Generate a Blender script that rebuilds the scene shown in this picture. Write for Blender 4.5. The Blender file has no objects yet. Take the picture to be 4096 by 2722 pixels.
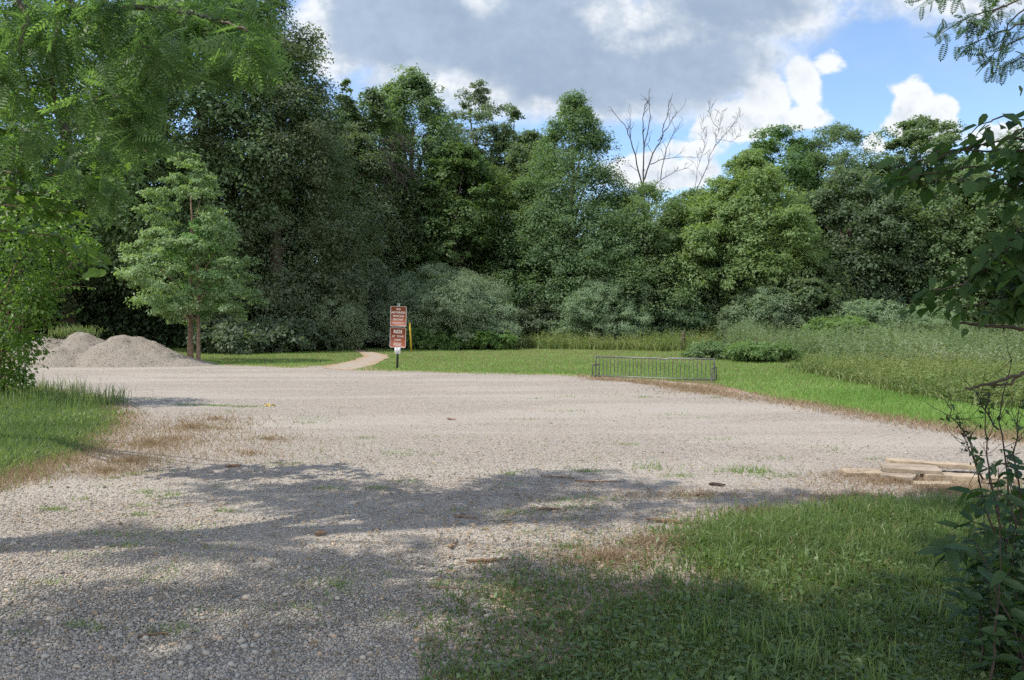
import bpy, bmesh, math, random
import numpy as np
from mathutils import Vector, Matrix

# ------------------------------------------------------------------ camera, sky, sun, exposure
sc = bpy.context.scene
COL = sc.collection
F, CX, CY, HZ, EYE = 781.0, 512.0, 340.0, 324.0, 1.6
cam_d = bpy.data.cameras.new('camera'); cam = bpy.data.objects.new('camera', cam_d); COL.objects.link(cam)
cam_d.sensor_width = 36.0; cam_d.lens = F/1024*36.0
cam_d.clip_start = 0.1; cam_d.clip_end = 5000
cam.location = (0, 0, EYE)
PITCH = math.atan((CY-HZ)/F)
cam.rotation_euler = (math.radians(90)-PITCH, 0, 0)
sc.camera = cam

SUN_EL, SUN_AZ = math.radians(58), math.radians(-102)      # azimuth clockwise from +Y
SUNV = np.array([math.cos(SUN_EL)*math.sin(SUN_AZ), math.cos(SUN_EL)*math.cos(SUN_AZ), math.sin(SUN_EL)])
ld = bpy.data.lights.new('sun', 'SUN'); ld.energy = 3.8; ld.angle = math.radians(0.55); ld.color = (1.0, 0.94, 0.84)
sun = bpy.data.objects.new('sun', ld); COL.objects.link(sun)
sun.rotation_euler = Vector(SUNV).to_track_quat('Z', 'Y').to_euler()
sun.location = tuple(SUNV*60)

sc.view_settings.view_transform = 'Standard'; sc.view_settings.look = 'None'
sc.view_settings.exposure = 0.62; sc.view_settings.gamma = 1.0
sc.cycles.max_bounces = 9; sc.cycles.diffuse_bounces = 4; sc.cycles.glossy_bounces = 1
sc.cycles.transmission_bounces = 6; sc.cycles.transparent_max_bounces = 4
sc.cycles.caustics_reflective = False; sc.cycles.caustics_refractive = False
sc.cycles.use_denoising = False
sc.cycles.sample_clamp_indirect = 6

class E:                                                   # little wrapper: arithmetic on shader sockets
    nt = None
    def __init__(s, k): s.s = k
    @staticmethod
    def m(op, *a, clamp=False):
        n = E.nt.nodes.new('ShaderNodeMath'); n.operation = op; n.use_clamp = clamp
        for i, v in enumerate(a):
            if isinstance(v, E): E.nt.links.new(v.s, n.inputs[i])
            else: n.inputs[i].default_value = v
        return E(n.outputs[0])
    def __add__(s, o): return E.m('ADD', s, o)
    def __radd__(s, o): return E.m('ADD', s, o)
    def __sub__(s, o): return E.m('SUBTRACT', s, o)
    def __rsub__(s, o): return E.m('SUBTRACT', o, s)
    def __mul__(s, o): return E.m('MULTIPLY', s, o)
    def __rmul__(s, o): return E.m('MULTIPLY', s, o)
    def __truediv__(s, o): return E.m('DIVIDE', s, o)
def smooth(x, a, b):
    n = E.nt.nodes.new('ShaderNodeMapRange'); n.interpolation_type = 'SMOOTHSTEP'
    E.nt.links.new(x.s, n.inputs[0]); n.inputs[1].default_value = a; n.inputs[2].default_value = b
    return E(n.outputs[0])
def mixc(f, a, b):
    n = E.nt.nodes.new('ShaderNodeMix'); n.data_type = 'RGBA'
    if isinstance(f, E): E.nt.links.new(f.s, n.inputs[0])
    else: n.inputs[0].default_value = f
    for i, v in ((6, a), (7, b)):
        if isinstance(v, E): E.nt.links.new(v.s, n.inputs[i])
        else: n.inputs[i].default_value = (*v, 1)
    return E(n.outputs[2])
def vec(x, y, z=0.0):
    n = E.nt.nodes.new('ShaderNodeCombineXYZ')
    for i, v in enumerate((x, y, z)):
        if isinstance(v, E): E.nt.links.new(v.s, n.inputs[i])
        else: n.inputs[i].default_value = v
    return E(n.outputs[0])
def noise(v, scale, detail=6, rough=0.55, dist=0.0):
    n = E.nt.nodes.new('ShaderNodeTexNoise')
    E.nt.links.new(v.s, n.inputs['Vector']); n.inputs['Scale'].default_value = scale
    n.inputs['Detail'].default_value = detail; n.inputs['Roughness'].default_value = rough
    n.inputs['Distortion'].default_value = dist
    return E(n.outputs[0])

w = bpy.data.worlds.new('World'); sc.world = w; w.use_nodes = True
nt = w.node_tree; nt.nodes.clear(); E.nt = nt
sky = nt.nodes.new('ShaderNodeTexSky'); sky.sky_type = 'NISHITA'; sky.sun_disc = False
sky.sun_elevation = SUN_EL; sky.sun_rotation = SUN_AZ; sky.air_density = 1.0; sky.dust_density = 0.6; sky.ozone_density = 2.0
tc = nt.nodes.new('ShaderNodeTexCoord'); sep = nt.nodes.new('ShaderNodeSeparateXYZ'); nt.links.new(tc.outputs['Generated'], sep.inputs[0])
dx, dy, dz = (E(sep.outputs[i]) for i in range(3))
den = E.m('MAXIMUM', E.m('ABSOLUTE', dy), 0.2)             # clouds lie on a sheet standing to the north (and its twin to the south)
U = dx/den*F + CX; V = HZ - dz/den*F
P0 = vec(U*0.01, V*0.016, dy*0.5)
n1 = noise(P0, 0.9, 5, 0.55); n2 = noise(vec(U*0.01+7.3, V*0.014+2.1, dy*0.5), 0.9, 5, 0.55)
n3 = noise(vec(U*0.01, V*0.012, 3.0), 2.6, 8, 0.62); n4 = noise(vec(U*0.01+31.0, V*0.018, 9.0), 0.55, 4, 0.5)
n5 = noise(vec(U*0.01+3.0, V*0.011, 1.0), 4.5, 7, 0.6)
def blobs(lst, amp, famp=0.0, soft=1.0):
    uu = U + (n1-0.5)*amp; vv = V + (n2-0.5)*amp*0.6
    d = None
    for cx, cy, rx, ry in lst:
        r = E.m('SQRT', E.m('POWER', (uu-cx)/rx, 2.0) + E.m('POWER', (vv-cy)/ry, 2.0))
        k = (1.0-r)*(min(rx, ry)/30.0)
        d = k if d is None else E.m('SMOOTH_MAX', d, k, 0.25)
    return d + (n3-0.5)*famp
big = blobs([(500, 30, 180, 62), (605, 62, 190, 64), (725, 8, 105, 46), (420, 20, 105, 62), (690, 95, 60, 20)], 60, 0.9)
under = blobs([(500, 92, 120, 22), (600, 104, 80, 22), (335, 35, 50, 50), (385, 80, 22, 11), (970, 0, 140, 22)], 50, 1.3)
cumu = blobs([(742, 122, 44, 24), (765, 98, 26, 27), (800, 85, 20, 28), (826, 66, 17, 13), (715, 130, 26, 13), (660, 172, 62, 20), (690, 150, 40, 12), (800, 118, 26, 14),
              (912, 100, 21, 24), (936, 116, 24, 18), (922, 128, 36, 24), (874, 144, 15, 10), (893, 93, 14, 6), (1000, 140, 40, 18)], 26, 1.0)
gaps = blobs([(622, 10, 44, 24), (478, 4, 20, 10), (655, 40, 36, 10), (800, 25, 40, 8)], 50, 1.2)
WHITE, PALE, GREY = (4.2, 4.35, 4.5), (2.8, 3.15, 3.6), (1.62, 2.08, 2.75)
skyc = mixc(1.0, (0, 0, 0), E(sky.outputs[0]))
n = nt.nodes.new('ShaderNodeMix'); n.data_type = 'RGBA'; n.blend_type = 'MULTIPLY'; n.inputs[0].default_value = 1.0
nt.links.new(sky.outputs[0], n.inputs[6]); n.inputs[7].default_value = (0.93, 0.98, 1.04, 1); skyc = E(n.outputs[2])
wisp = smooth(n4 + (n3-0.5)*0.35, 0.5, 0.9)*0.4
c = mixc(wisp, skyc, PALE)
c = mixc(smooth(under, -0.35, 0.5)*0.95, c, mixc(smooth(n5, 0.4, 0.65), PALE, WHITE))
c = mixc(smooth(cumu, -0.06, 0.14), c, mixc(smooth(cumu*0.35 + (n5-0.5)*1.6 + (n1-0.5)*1.5, 0.0, 0.75), WHITE, PALE))
greym = smooth(big + (n1-0.5)*1.0, -0.1, 0.75)*(1.0 - smooth(gaps, -0.3, 0.5)*0.85)
c = mixc(smooth(big, -0.35, 0.45), c, mixc(greym, mixc(smooth(n5, 0.35, 0.65), PALE, WHITE), mixc(smooth(n1*0.6+n5*0.4, 0.35, 0.65), GREY, (2.05, 2.52, 3.2))))
# unseen bright cloud bank added behind the camera as fill light for the wood
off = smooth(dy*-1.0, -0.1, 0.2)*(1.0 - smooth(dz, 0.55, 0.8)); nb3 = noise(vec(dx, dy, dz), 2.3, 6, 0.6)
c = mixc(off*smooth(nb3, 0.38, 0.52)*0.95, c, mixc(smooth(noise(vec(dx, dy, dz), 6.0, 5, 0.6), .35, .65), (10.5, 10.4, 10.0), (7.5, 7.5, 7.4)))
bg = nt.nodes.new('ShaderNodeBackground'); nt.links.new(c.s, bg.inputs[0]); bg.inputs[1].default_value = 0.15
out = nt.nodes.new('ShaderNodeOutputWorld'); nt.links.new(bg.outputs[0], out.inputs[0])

# ------------------------------------------------------------------ helpers
def G(u, v, z=0.0):                                        # photo pixel -> point on the ground
    y = (EYE-z)*F/(v-HZ)
    return np.array([(u-CX)/F*y, y, z])
def at(u, v, y): return np.array([(u-CX)/F*y, y, EYE+(HZ-v)/F*y])
def unit(a): return a/np.maximum(np.linalg.norm(a, axis=-1, keepdims=True), 1e-9)
def tag(o, label=None, cat=None, group=None, kind=None):
    if label: o['label'] = label
    if cat: o['category'] = cat
    if group: o['group'] = group
    if kind: o['kind'] = kind
    return o
def empty(name, loc, label=None, cat=None, group=None):
    o = bpy.data.objects.new(name, None); COL.objects.link(o); o.location = tuple(loc); o.empty_display_size = 0.3
    return tag(o, label, cat, group)
class MB:                                                  # collects vertices and faces, builds ONE mesh object
    def __init__(s): s.v = []; s.f = []; s.t = []; s.n = 0
    def add(s, V, Fc, tint=None):
        V = np.asarray(V, float).reshape(-1, 3); Fc = np.asarray(Fc, int)
        s.v.append(V); s.f.append(Fc + s.n); s.n += len(V)
        s.t.append(np.full(len(Fc), 0.5) if tint is None else np.broadcast_to(np.asarray(tint, float), (len(Fc),)))
        return s
    def mesh(s, name):
        me = bpy.data.meshes.new(name)
        if not s.v: return me
        V = np.concatenate(s.v); me.vertices.add(len(V)); me.vertices.foreach_set('co', V.astype(np.float32).ravel())
        sizes = np.concatenate([np.full(len(f), f.shape[1]) for f in s.f]); loops = np.concatenate([f.ravel() for f in s.f])
        me.loops.add(len(loops)); me.loops.foreach_set('vertex_index', loops.astype(np.int32))
        me.polygons.add(len(sizes)); st = np.concatenate([[0], np.cumsum(sizes)[:-1]])
        me.polygons.foreach_set('loop_start', st.astype(np.int32)); me.polygons.foreach_set('loop_total', sizes.astype(np.int32))
        a = me.attributes.new('tint', 'FLOAT', 'FACE'); a.data.foreach_set('value', np.concatenate(s.t).astype(np.float32))
        me.update(calc_edges=True)
        return me
    def build(s, name, mat, parent=None, smooth_=False):
        me = s.mesh(name); me.materials.append(mat)
        if smooth_: me.polygons.foreach_set('use_smooth', [True]*len(me.polygons))
        o = bpy.data.objects.new(name, me); COL.objects.link(o)
        if parent: o.parent = parent
        return o
    def tube(s, pts, rad, sides=6, cap=True, tint=None):
        P = np.asarray(pts, float); R = np.broadcast_to(np.asarray(rad, float), (len(P),))
        T = unit(np.gradient(P, axis=0)); ref = np.array([0.31, 0.2, 0.93]) if abs(T[0] @ np.array([0.31, 0.2, 0.93])) < 0.9 else np.array([1., 0, 0])
        A = unit(np.cross(T, ref)); B = np.cross(T, A)
        th = np.linspace(0, 2*np.pi, sides, endpoint=False)
        ring = P[:, None, :] + R[:, None, None]*(A[:, None, :]*np.cos(th)[None, :, None] + B[:, None, :]*np.sin(th)[None, :, None])
        V = ring.reshape(-1, 3); f = []
        for i in range(len(P)-1):
            for j in range(sides):
                k = (j+1) % sides; f.append((i*sides+j, i*sides+k, (i+1)*sides+k, (i+1)*sides+j))
        s.add(V, f, tint)
        if cap and sides == 4 or cap and sides == 6 or cap and sides == 8:
            for base in (0, (len(P)-1)*sides):
                idx = [(base, base+j, base+j+1) for j in range(1, sides-1)]
                s.f.append(np.asarray(idx)+s.n-len(V)); s.t.append(np.full(len(idx), 0.5 if tint is None else tint))
        return s
    def box(s, c, size, rz=0.0, tint=None):
        x, y, z = np.asarray(size)/2; q = np.array([(a*x, b*y, d*z) for d in (-1, 1) for a, b in ((-1, -1), (1, -1), (1, 1), (-1, 1))])
        cr, sr = math.cos(rz), math.sin(rz); q = np.stack([q[:, 0]*cr-q[:, 1]*sr, q[:, 0]*sr+q[:, 1]*cr, q[:, 2]], 1)+np.asarray(c)
        return s.add(q, [(3, 2, 1, 0), (4, 5, 6, 7), (0, 1, 5, 4), (1, 2, 6, 5), (2, 3, 7, 6), (3, 0, 4, 7)], tint)

# leaf templates: x along the leaf, y across, z up; all quads
DIAMOND = (np.array([(0, 0, 0), (.5, .5, .04), (1, 0, -.06), (.5, -.5, .04)]), [(0, 3, 2, 1)])
BROAD = (np.array([(0, 0, 0), (.45, 0, -.05), (1, 0, -.22), (.22, .42, .05), (.62, .40, -.02), (.22, -.42, .05), (.62, -.40, -.02)]),
         [(0, 1, 4, 3), (1, 2, 2, 4), (0, 5, 6, 1), (1, 6, 2, 2)])
BROAD = (np.array([(0, 0, 0), (.34, 0, -.05), (.7, 0, -.10), (1.0, 0, -.22), (.16, .36, .05), (.55, .44, .0), (.84, .18, -.10), (.16, -.36, .05), (.55, -.44, .0), (.84, -.18, -.10)]),
         [(0, 1, 5, 4), (1, 2, 6, 5), (0, 7, 8, 1), (1, 8, 9, 2), (2, 9, 3, 6)])
def pinnate(pairs, ll, lw, droop, fwd=0.45):
    V = []; Fc = []
    for i in range(pairs*2+1):
        if i < pairs*2:
            t = 0.18 + 0.78*(i//2)/(pairs-1); sd = 1 if i % 2 else -1; L = ll*(0.75+0.5*math.sin(math.pi*t))
            d = np.array([fwd, sd*0.9, -0.18]); wv = np.array([0.9, -sd*fwd, 0.1])
        else: t = 0.97; L = ll; d = np.array([1, 0, -.2]); wv = np.array([0, 1, 0])
        d = d/np.linalg.norm(d); wv = wv/np.linalg.norm(wv); b = np.array([t, 0, -droop*t*t]); k = len(V)
        V += [b, b+d*L*.45+wv*lw/2, b+d*L, b+d*L*.45-wv*lw/2]; Fc.append((k, k+1, k+2, k+3))
    k = len(V); V += [(0, .006, 0), (.55, .006, -droop*.3), (1, .003, -droop), (1, -.003, -droop), (.55, -.006, -droop*.3), (0, -.006, 0)]
    Fc += [(k, k+1, k+4, k+5), (k+1, k+2, k+3, k+4)]
    return (np.array(V, float), Fc)
WALNUT = pinnate(8, .24, .085, .22); LOCUST = pinnate(8, .20, .10, .12, .25)
def stamp(mb, tpl, C, A, N, L, W, tint):                   # copies of a leaf template into one mesh
    A = unit(A); B = unit(np.cross(N, A)); N = np.cross(A, B)
    T, Fc = tpl; k = len(T); n = len(C)
    L = np.broadcast_to(np.asarray(L, float), (n,))[:, None, None]; W = np.broadcast_to(np.asarray(W, float), (n,))[:, None, None]
    V = C[:, None, :] + A[:, None, :]*T[None, :, :1]*L + B[:, None, :]*T[None, :, 1:2]*W + N[:, None, :]*T[None, :, 2:]*L
    f = (np.asarray(Fc)[None] + (np.arange(n)*k)[:, None, None]).reshape(-1, 4)
    mb.add(V.reshape(-1, 3), f, np.repeat(np.broadcast_to(tint, (n,)), len(Fc)))
def rdir(rng, n): return unit(rng.normal(size=(n, 3)))

# ------------------------------------------------------------------ materials
def new_mat(name):
    m = bpy.data.materials.new(name); m.use_nodes = True; m.node_tree.nodes.clear(); E.nt = m.node_tree
    return m
def attr(name):
    n = E.nt.nodes.new('ShaderNodeAttribute'); n.attribute_name = name; return E(n.outputs['Fac'])
def objco():
    n = E.nt.nodes.new('ShaderNodeTexCoord'); return E(n.outputs['Object'])
def output(sh):
    o = E.nt.nodes.new('ShaderNodeOutputMaterial'); E.nt.links.new(sh, o.inputs[0])
def princ(color, rough=0.6, spec=0.4, metal=0.0, bump=None, bstr=0.3, bdist=0.02):
    b = E.nt.nodes.new('ShaderNodeBsdfPrincipled')
    if isinstance(color, E): E.nt.links.new(color.s, b.inputs['Base Color'])
    else: b.inputs['Base Color'].default_value = (*color, 1)
    b.inputs['Roughness'].default_value = rough; b.inputs['Specular IOR Level'].default_value = spec; b.inputs['Metallic'].default_value = metal
    if bump is not None:
        n = E.nt.nodes.new('ShaderNodeBump'); n.inputs['Strength'].default_value = bstr; n.inputs['Distance'].default_value = bdist
        E.nt.links.new(bump.s, n.inputs['Height']); E.nt.links.new(n.outputs[0], b.inputs['Normal'])
    return b
def leaf_mat(name, c1, c2, c3=None, trans=0.3, rough=0.4, spec=0.45, tcol=None):
    m = new_mat(name); t = attr('tint')
    col = mixc(smooth(t, 0.0, 0.9), c1, c2)
    if c3: col = mixc(smooth(t, 0.9, 1.0), col, c3)
    oi = E.nt.nodes.new('ShaderNodeObjectInfo'); hs = E.nt.nodes.new('ShaderNodeHueSaturation'); r_ = E(oi.outputs['Random'])
    E.nt.links.new((r_*0.34+0.84).s, hs.inputs['Value']); E.nt.links.new((E.m('FRACT', r_*7.3)*0.028+0.486).s, hs.inputs['Hue']); E.nt.links.new((E.m('FRACT', r_*13.1)*0.3+0.85).s, hs.inputs['Saturation'])
    E.nt.links.new(col.s, hs.inputs['Color']); col = E(hs.outputs[0])
    b = princ(col, rough, spec)
    tr = E.nt.nodes.new('ShaderNodeBsdfTranslucent')
    n = E.nt.nodes.new('ShaderNodeMix'); n.data_type = 'RGBA'; n.blend_type = 'MULTIPLY'; n.inputs[0].default_value = 1
    E.nt.links.new(col.s, n.inputs[6]); n.inputs[7].default_value = (*(tcol or (1.5, 1.55, 0.7)), 1)
    E.nt.links.new(n.outputs[2], tr.inputs[0])
    mx = E.nt.nodes.new('ShaderNodeMixShader'); mx.inputs[0].default_value = trans
    E.nt.links.new(b.outputs[0], mx.inputs[1]); E.nt.links.new(tr.outputs[0], mx.inputs[2]); output(mx.outputs[0])
    return m
def plain(name, color, rough=0.6, spec=0.4, metal=0.0, var=0.25, scale=8, bstr=0.2):
    m = new_mat(name); o = objco(); nn = noise(o, scale, 6, 0.6)
    col = mixc(smooth(nn, 0.3, 0.7), tuple(x*(1-var) for x in color), tuple(x*(1+var) for x in color))
    output(princ(col, rough, spec, metal, noise(o, scale*6, 4), bstr, 0.01).outputs[0]); return m

M = {}
M['oak'] = leaf_mat('oak_leaves', (.100, .150, .086), (.142, .198, .110), (.16, .21, .095), .45, .55, .28)
M['dark'] = leaf_mat('dark_leaves', (.088, .136, .082), (.124, .178, .102), None, .44, .55, .28)
M['mid'] = leaf_mat('mid_leaves', (.092, .150, .072), (.135, .200, .088), (.16, .22, .08), .44, .55, .25)
M['light'] = leaf_mat('light_leaves', (.115, .190, .066), (.160, .245, .088), None, .45, .55, .22)
M['young'] = leaf_mat('young_oak_leaves', (.145, .235, .108), (.205, .305, .150), None, .42, .52, .28)
M['olive'] = leaf_mat('silvery_leaves', (.155, .228, .122), (.228, .302, .180), None, .35, .55, .22, (1.1, 1.2, .7))
M['walnut'] = leaf_mat('walnut_leaves', (.098, .155, .062), (.145, .215, .090), None, .52, .5, .25, (1.4, 1.6, .65))
M['mulberry'] = leaf_mat('mulberry_leaves', (.075, .150, .040), (.130, .215, .070), None, .50, .45, .35)
M['shrub'] = leaf_mat('shrub_leaves', (.065, .140, .028), (.120, .210, .050), None, .52, .45, .35)
M['bigleaf'] = leaf_mat('large_leaves', (.036, .075, .022), (.066, .118, .032), None, .48, .55, .2)
M['darkshrub'] = leaf_mat('dark_shrub_leaves', (.038, .080, .028), (.066, .122, .040), None, .38, .4, .4)
M['lawn'] = leaf_mat('lawn_blades', (.142, .235, .060), (.208, .305, .094), (.26, .26, .09), .3, .5, .3)
M['grass'] = leaf_mat('grass_blades', (.105, .180, .050), (.175, .265, .085), (.34, .26, .12), .45, .42, .4)
M['drygrass'] = leaf_mat('dry_grass', (.20, .130, .080), (.34, .245, .155), (.15, .19, .07), .2, .7, .2)
M['weeds'] = leaf_mat('weed_leaves', (.105, .165, .075), (.200, .255, .145), (.25, .30, .20), .30, .6, .2)
M['meadow'] = leaf_mat('meadow_leaves', (.100, .170, .045), (.190, .240, .085), (.27, .21, .13), .28, .55, .3)
M['bright'] = leaf_mat('bright_leaves', (.092, .175, .062), (.145, .240, .092), None, .42, .55, .25)
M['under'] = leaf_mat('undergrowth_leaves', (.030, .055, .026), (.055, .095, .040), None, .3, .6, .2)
M['bark'] = plain('bark', (.090, .072, .058), .9, .2, 0, .4, 9, .6)
M['darkbark'] = plain('dark_bark', (.055, .042, .035), .9, .2, 0, .4, 9, .6)
M['greybark'] = plain('grey_dead_wood', (.062, .054, .050), .9, .15, 0, .3, 6, .4)
M['tanbark'] = plain('tan_bark', (.17, .12, .085), .9, .2, 0, .35, 9, .5)
M['stem'] = plain('green_stem', (.07, .09, .04), .7, .3)
M['stick'] = plain('stick_bark', (.17, .105, .07), .9, .2, 0, .4, 30, .4)
M['steel'] = plain('dull_steel', (.060, .055, .053), .5, .5, .3, .3, 14, .15)
M['rail'] = plain('galvanised_steel', (.15, .145, .145), .45, .5, .4, .25, 14, .15)
M['post'] = plain('green_post_paint', (.085, .120, .108), .5, .5, .3, .2, 20, .1)
M['brown'] = plain('brown_sign_face', (.235, .070, .034), .42, .4, 0, .07, 3, .03)
M['white'] = plain('white_print', (.62, .60, .58), .5, .4, 0, .04, 5, 0)
M['alu'] = plain('sign_aluminium', (.45, .46, .48), .4, .5, .5, .1, 6, .05)
M['paper'] = plain('white_paper', (.70, .72, .76), .6, .3, 0, .03, 9, 0)
M['ink'] = plain('grey_ink', (.20, .21, .24), .7, .2, 0, .1, 9, 0)
M['yellow'] = plain('yellow_paint', (.55, .38, .035), .5, .4, 0, .15, 12, .05)
M['slab'] = plain('tan_concrete', (.33, .265, .19), .9, .2, 0, .16, 7, .35)
M['slab2'] = plain('grey_tan_concrete', (.26, .215, .165), .9, .2, 0, .2, 6, .4)

# gravel
def gravel_mat(name, heap=False):
    m = new_mat(name); o = objco()
    vo = E.nt.nodes.new('ShaderNodeTexVoronoi'); E.nt.links.new(o.s, vo.inputs['Vector']); vo.inputs['Scale'].default_value = 62
    vo2 = E.nt.nodes.new('ShaderNodeTexVoronoi'); E.nt.links.new(o.s, vo2.inputs['Vector']); vo2.inputs['Scale'].default_value = 27
    sp = E.nt.nodes.new('ShaderNodeSeparateColor'); E.nt.links.new(vo.outputs['Color'], sp.inputs[0])
    sp2 = E.nt.nodes.new('ShaderNodeSeparateColor'); E.nt.links.new(vo2.outputs['Color'], sp2.inputs[0])
    r1, r2 = E(sp.outputs[0]), E(sp2.outputs[0])
    v = r1*0.55 + r2*0.45
    col = mixc(smooth(v, 0.15, 0.85), (.190, .171, .145), (.356, .324, .276))
    col = mixc(smooth(E(sp.outputs[1]), 0.80, 0.95)*0.6, col, (.40, .28, .19))
    fine = noise(o, 3.2, 8, 0.7); lrg = noise(o, 0.35, 4, 0.6)
    col = mixc(smooth(fine, 0.35, 0.75)*0.35, col, (.30, .27, .25))
    if not heap:
        col = mixc(smooth(lrg, 0.45, 0.65)*0.35, col, (.31, .265, .225))
        sx_ = E.nt.nodes.new('ShaderNodeVectorMath'); sx_.operation = 'MULTIPLY'; E.nt.links.new(o.s, sx_.inputs[0]); sx_.inputs[1].default_value = (.25, 1.0, 1.0)
        col = mixc(smooth(noise(E(sx_.outputs[0]), 0.55, 5, .6, .5), 0.46, 0.62)*0.7, col, (.355, .322, .275))   # tracks packed smooth by wheels
        e = attr('edge')                                   # metres from the rim of the lot
        dirt = smooth((fine-0.5)*1.6 + (lrg-0.5)*1.4 - (e-0.40)*0.9, -0.55, 0.30)
        col = mixc(dirt*0.72, col, mixc(r1, (.20, .115, .065), (.34, .21, .13)))
        patch = smooth(noise(o, 0.55, 7, 0.68, 0.6), 0.60, 0.72)
        col = mixc(patch*smooth(fine, 0.35, 0.6)*0.55, col, (.33, .22, .14))
    else:
        col = mixc(0.5, col, (.27, .24, .20))
    h = E(vo.outputs['Distance'])*-1.0 + E(vo2.outputs['Distance'])*-1.2 + fine*0.6
    output(princ(col, .95, .15, 0, h, .55 if not heap else .8, .03).outputs[0]); return m
M['gravel'] = gravel_mat('gravel_ground'); M['heap'] = gravel_mat('gravel_heap', True)
m = new_mat('stones'); t = attr('tint')
col = mixc(smooth(t, 0, .85), (.178, .162, .140), (.374, .345, .298)); col = mixc(smooth(t, .86, 1.0), col, (.42, .31, .21))
output(princ(col, .9, .25, 0, noise(objco(), 60, 4), .3, .005).outputs[0]); M['stones'] = m
m = new_mat('soil_and_turf'); o_ = objco(); a = noise(o_, 1.6, 8, .68); b_ = noise(o_, .12, 4, .6)
col = mixc(smooth(a, .35, .65), (.085, .085, .040), (.125, .150, .045)); col = mixc(smooth(noise(o_, 7.0, 8, .7), .42, .62)*.7, col, (.15, .105, .065)); col = mixc(smooth(b_, .4, .65)*.4, col, (.12, .11, .05))
output(princ(col, .95, .1, 0, noise(o_, 14, 6, .7), .6, .04).outputs[0]); M['soil'] = m
m = new_mat('bare_path'); o_ = objco(); a = noise(o_, 5, 8, .7); b_ = noise(o_, .5, 5, .6)
col = mixc(smooth(a, .35, .65), (.25, .205, .16), (.34, .295, .24)); col = mixc(smooth(b_ - attr('edge')*0.7, .10, .55)*.8, col, (.29, .20, .125))
output(princ(col, .95, .1, 0, a, .5, .03).outputs[0]); M['path'] = m

# ------------------------------------------------------------------ the ground
rng = np.random.default_rng(7)
def px_poly(pts): return np.array([G(u, v)[:2] for u, v in pts])
LOT = px_poly([(-120, 368), (20, 367), (180, 364.5), (300, 368.5), (320, 366.5), (345, 366), (352, 370.5), (378, 371.5), (470, 374), (569, 376.5), (592, 378), (640, 381), (668, 384.5), (700, 390), (733, 395), (825, 408.5),
               (911, 423.5), (1024, 441), (1150, 462), (1150, 500), (955, 514), (850, 517), (738, 527), (700, 536), (640, 557), (560, 570), (521, 585), (500, 620), (456, 680), (400, 900), (-700, 900), (-300, 560),
               (-40, 500), (40, 480), (90, 458), (130, 432), (146, 414), (120, 400), (75, 391), (25, 387), (-120, 385)])
TRAIL = px_poly([(318, 368), (352, 371.5), (376, 364), (390, 358), (388, 355), (372, 352), (355, 348), (338, 345.2), (330, 345.5), (345, 349), (360, 353), (362, 357), (350, 361), (330, 365)])
def sdf(P, poly):                                          # + inside, - outside
    P = np.asarray(P)[:, :2]; d = np.full(len(P), 1e9); ins = np.zeros(len(P), bool); n = len(poly)
    for i in range(n):
        a, b = poly[i], poly[(i+1) % n]; ab = b-a
        t = np.clip(((P-a) @ ab)/max(ab @ ab, 1e-9), 0, 1); d = np.minimum(d, np.hypot(*(P-a-t[:, None]*ab).T))
        if a[1] != b[1]:
            c = ((a[1] > P[:, 1]) != (b[1] > P[:, 1])) & (P[:, 0] < (b[0]-a[0])*(P[:, 1]-a[1])/(b[1]-a[1])+a[0]); ins ^= c
    return np.where(ins, d, -d)
class Val:                                                 # value noise on the plane
    def __init__(s, seed): s.g = np.random.default_rng(seed).random((256, 256))
    def __call__(s, x, y, sc_=1.0):
        x = np.asarray(x)*sc_; y = np.asarray(y)*sc_; xi = np.floor(x).astype(int); yi = np.floor(y).astype(int); fx = x-xi; fy = y-yi
        fx = fx*fx*(3-2*fx); fy = fy*fy*(3-2*fy); g = lambda i, j: s.g[i % 256, j % 256]
        return (g(xi, yi)*(1-fx)+g(xi+1, yi)*fx)*(1-fy)+(g(xi, yi+1)*(1-fx)+g(xi+1, yi+1)*fx)*fy
VN = Val(3)
def fbm(x, y, s0=1.0): return sum(VN(x+17*i, y-9*i, s0*2**i)*0.5**(i+1) for i in range(4))
def wob(P): return (fbm(P[:, 0], P[:, 1], .9)-.47)*1.3

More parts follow.
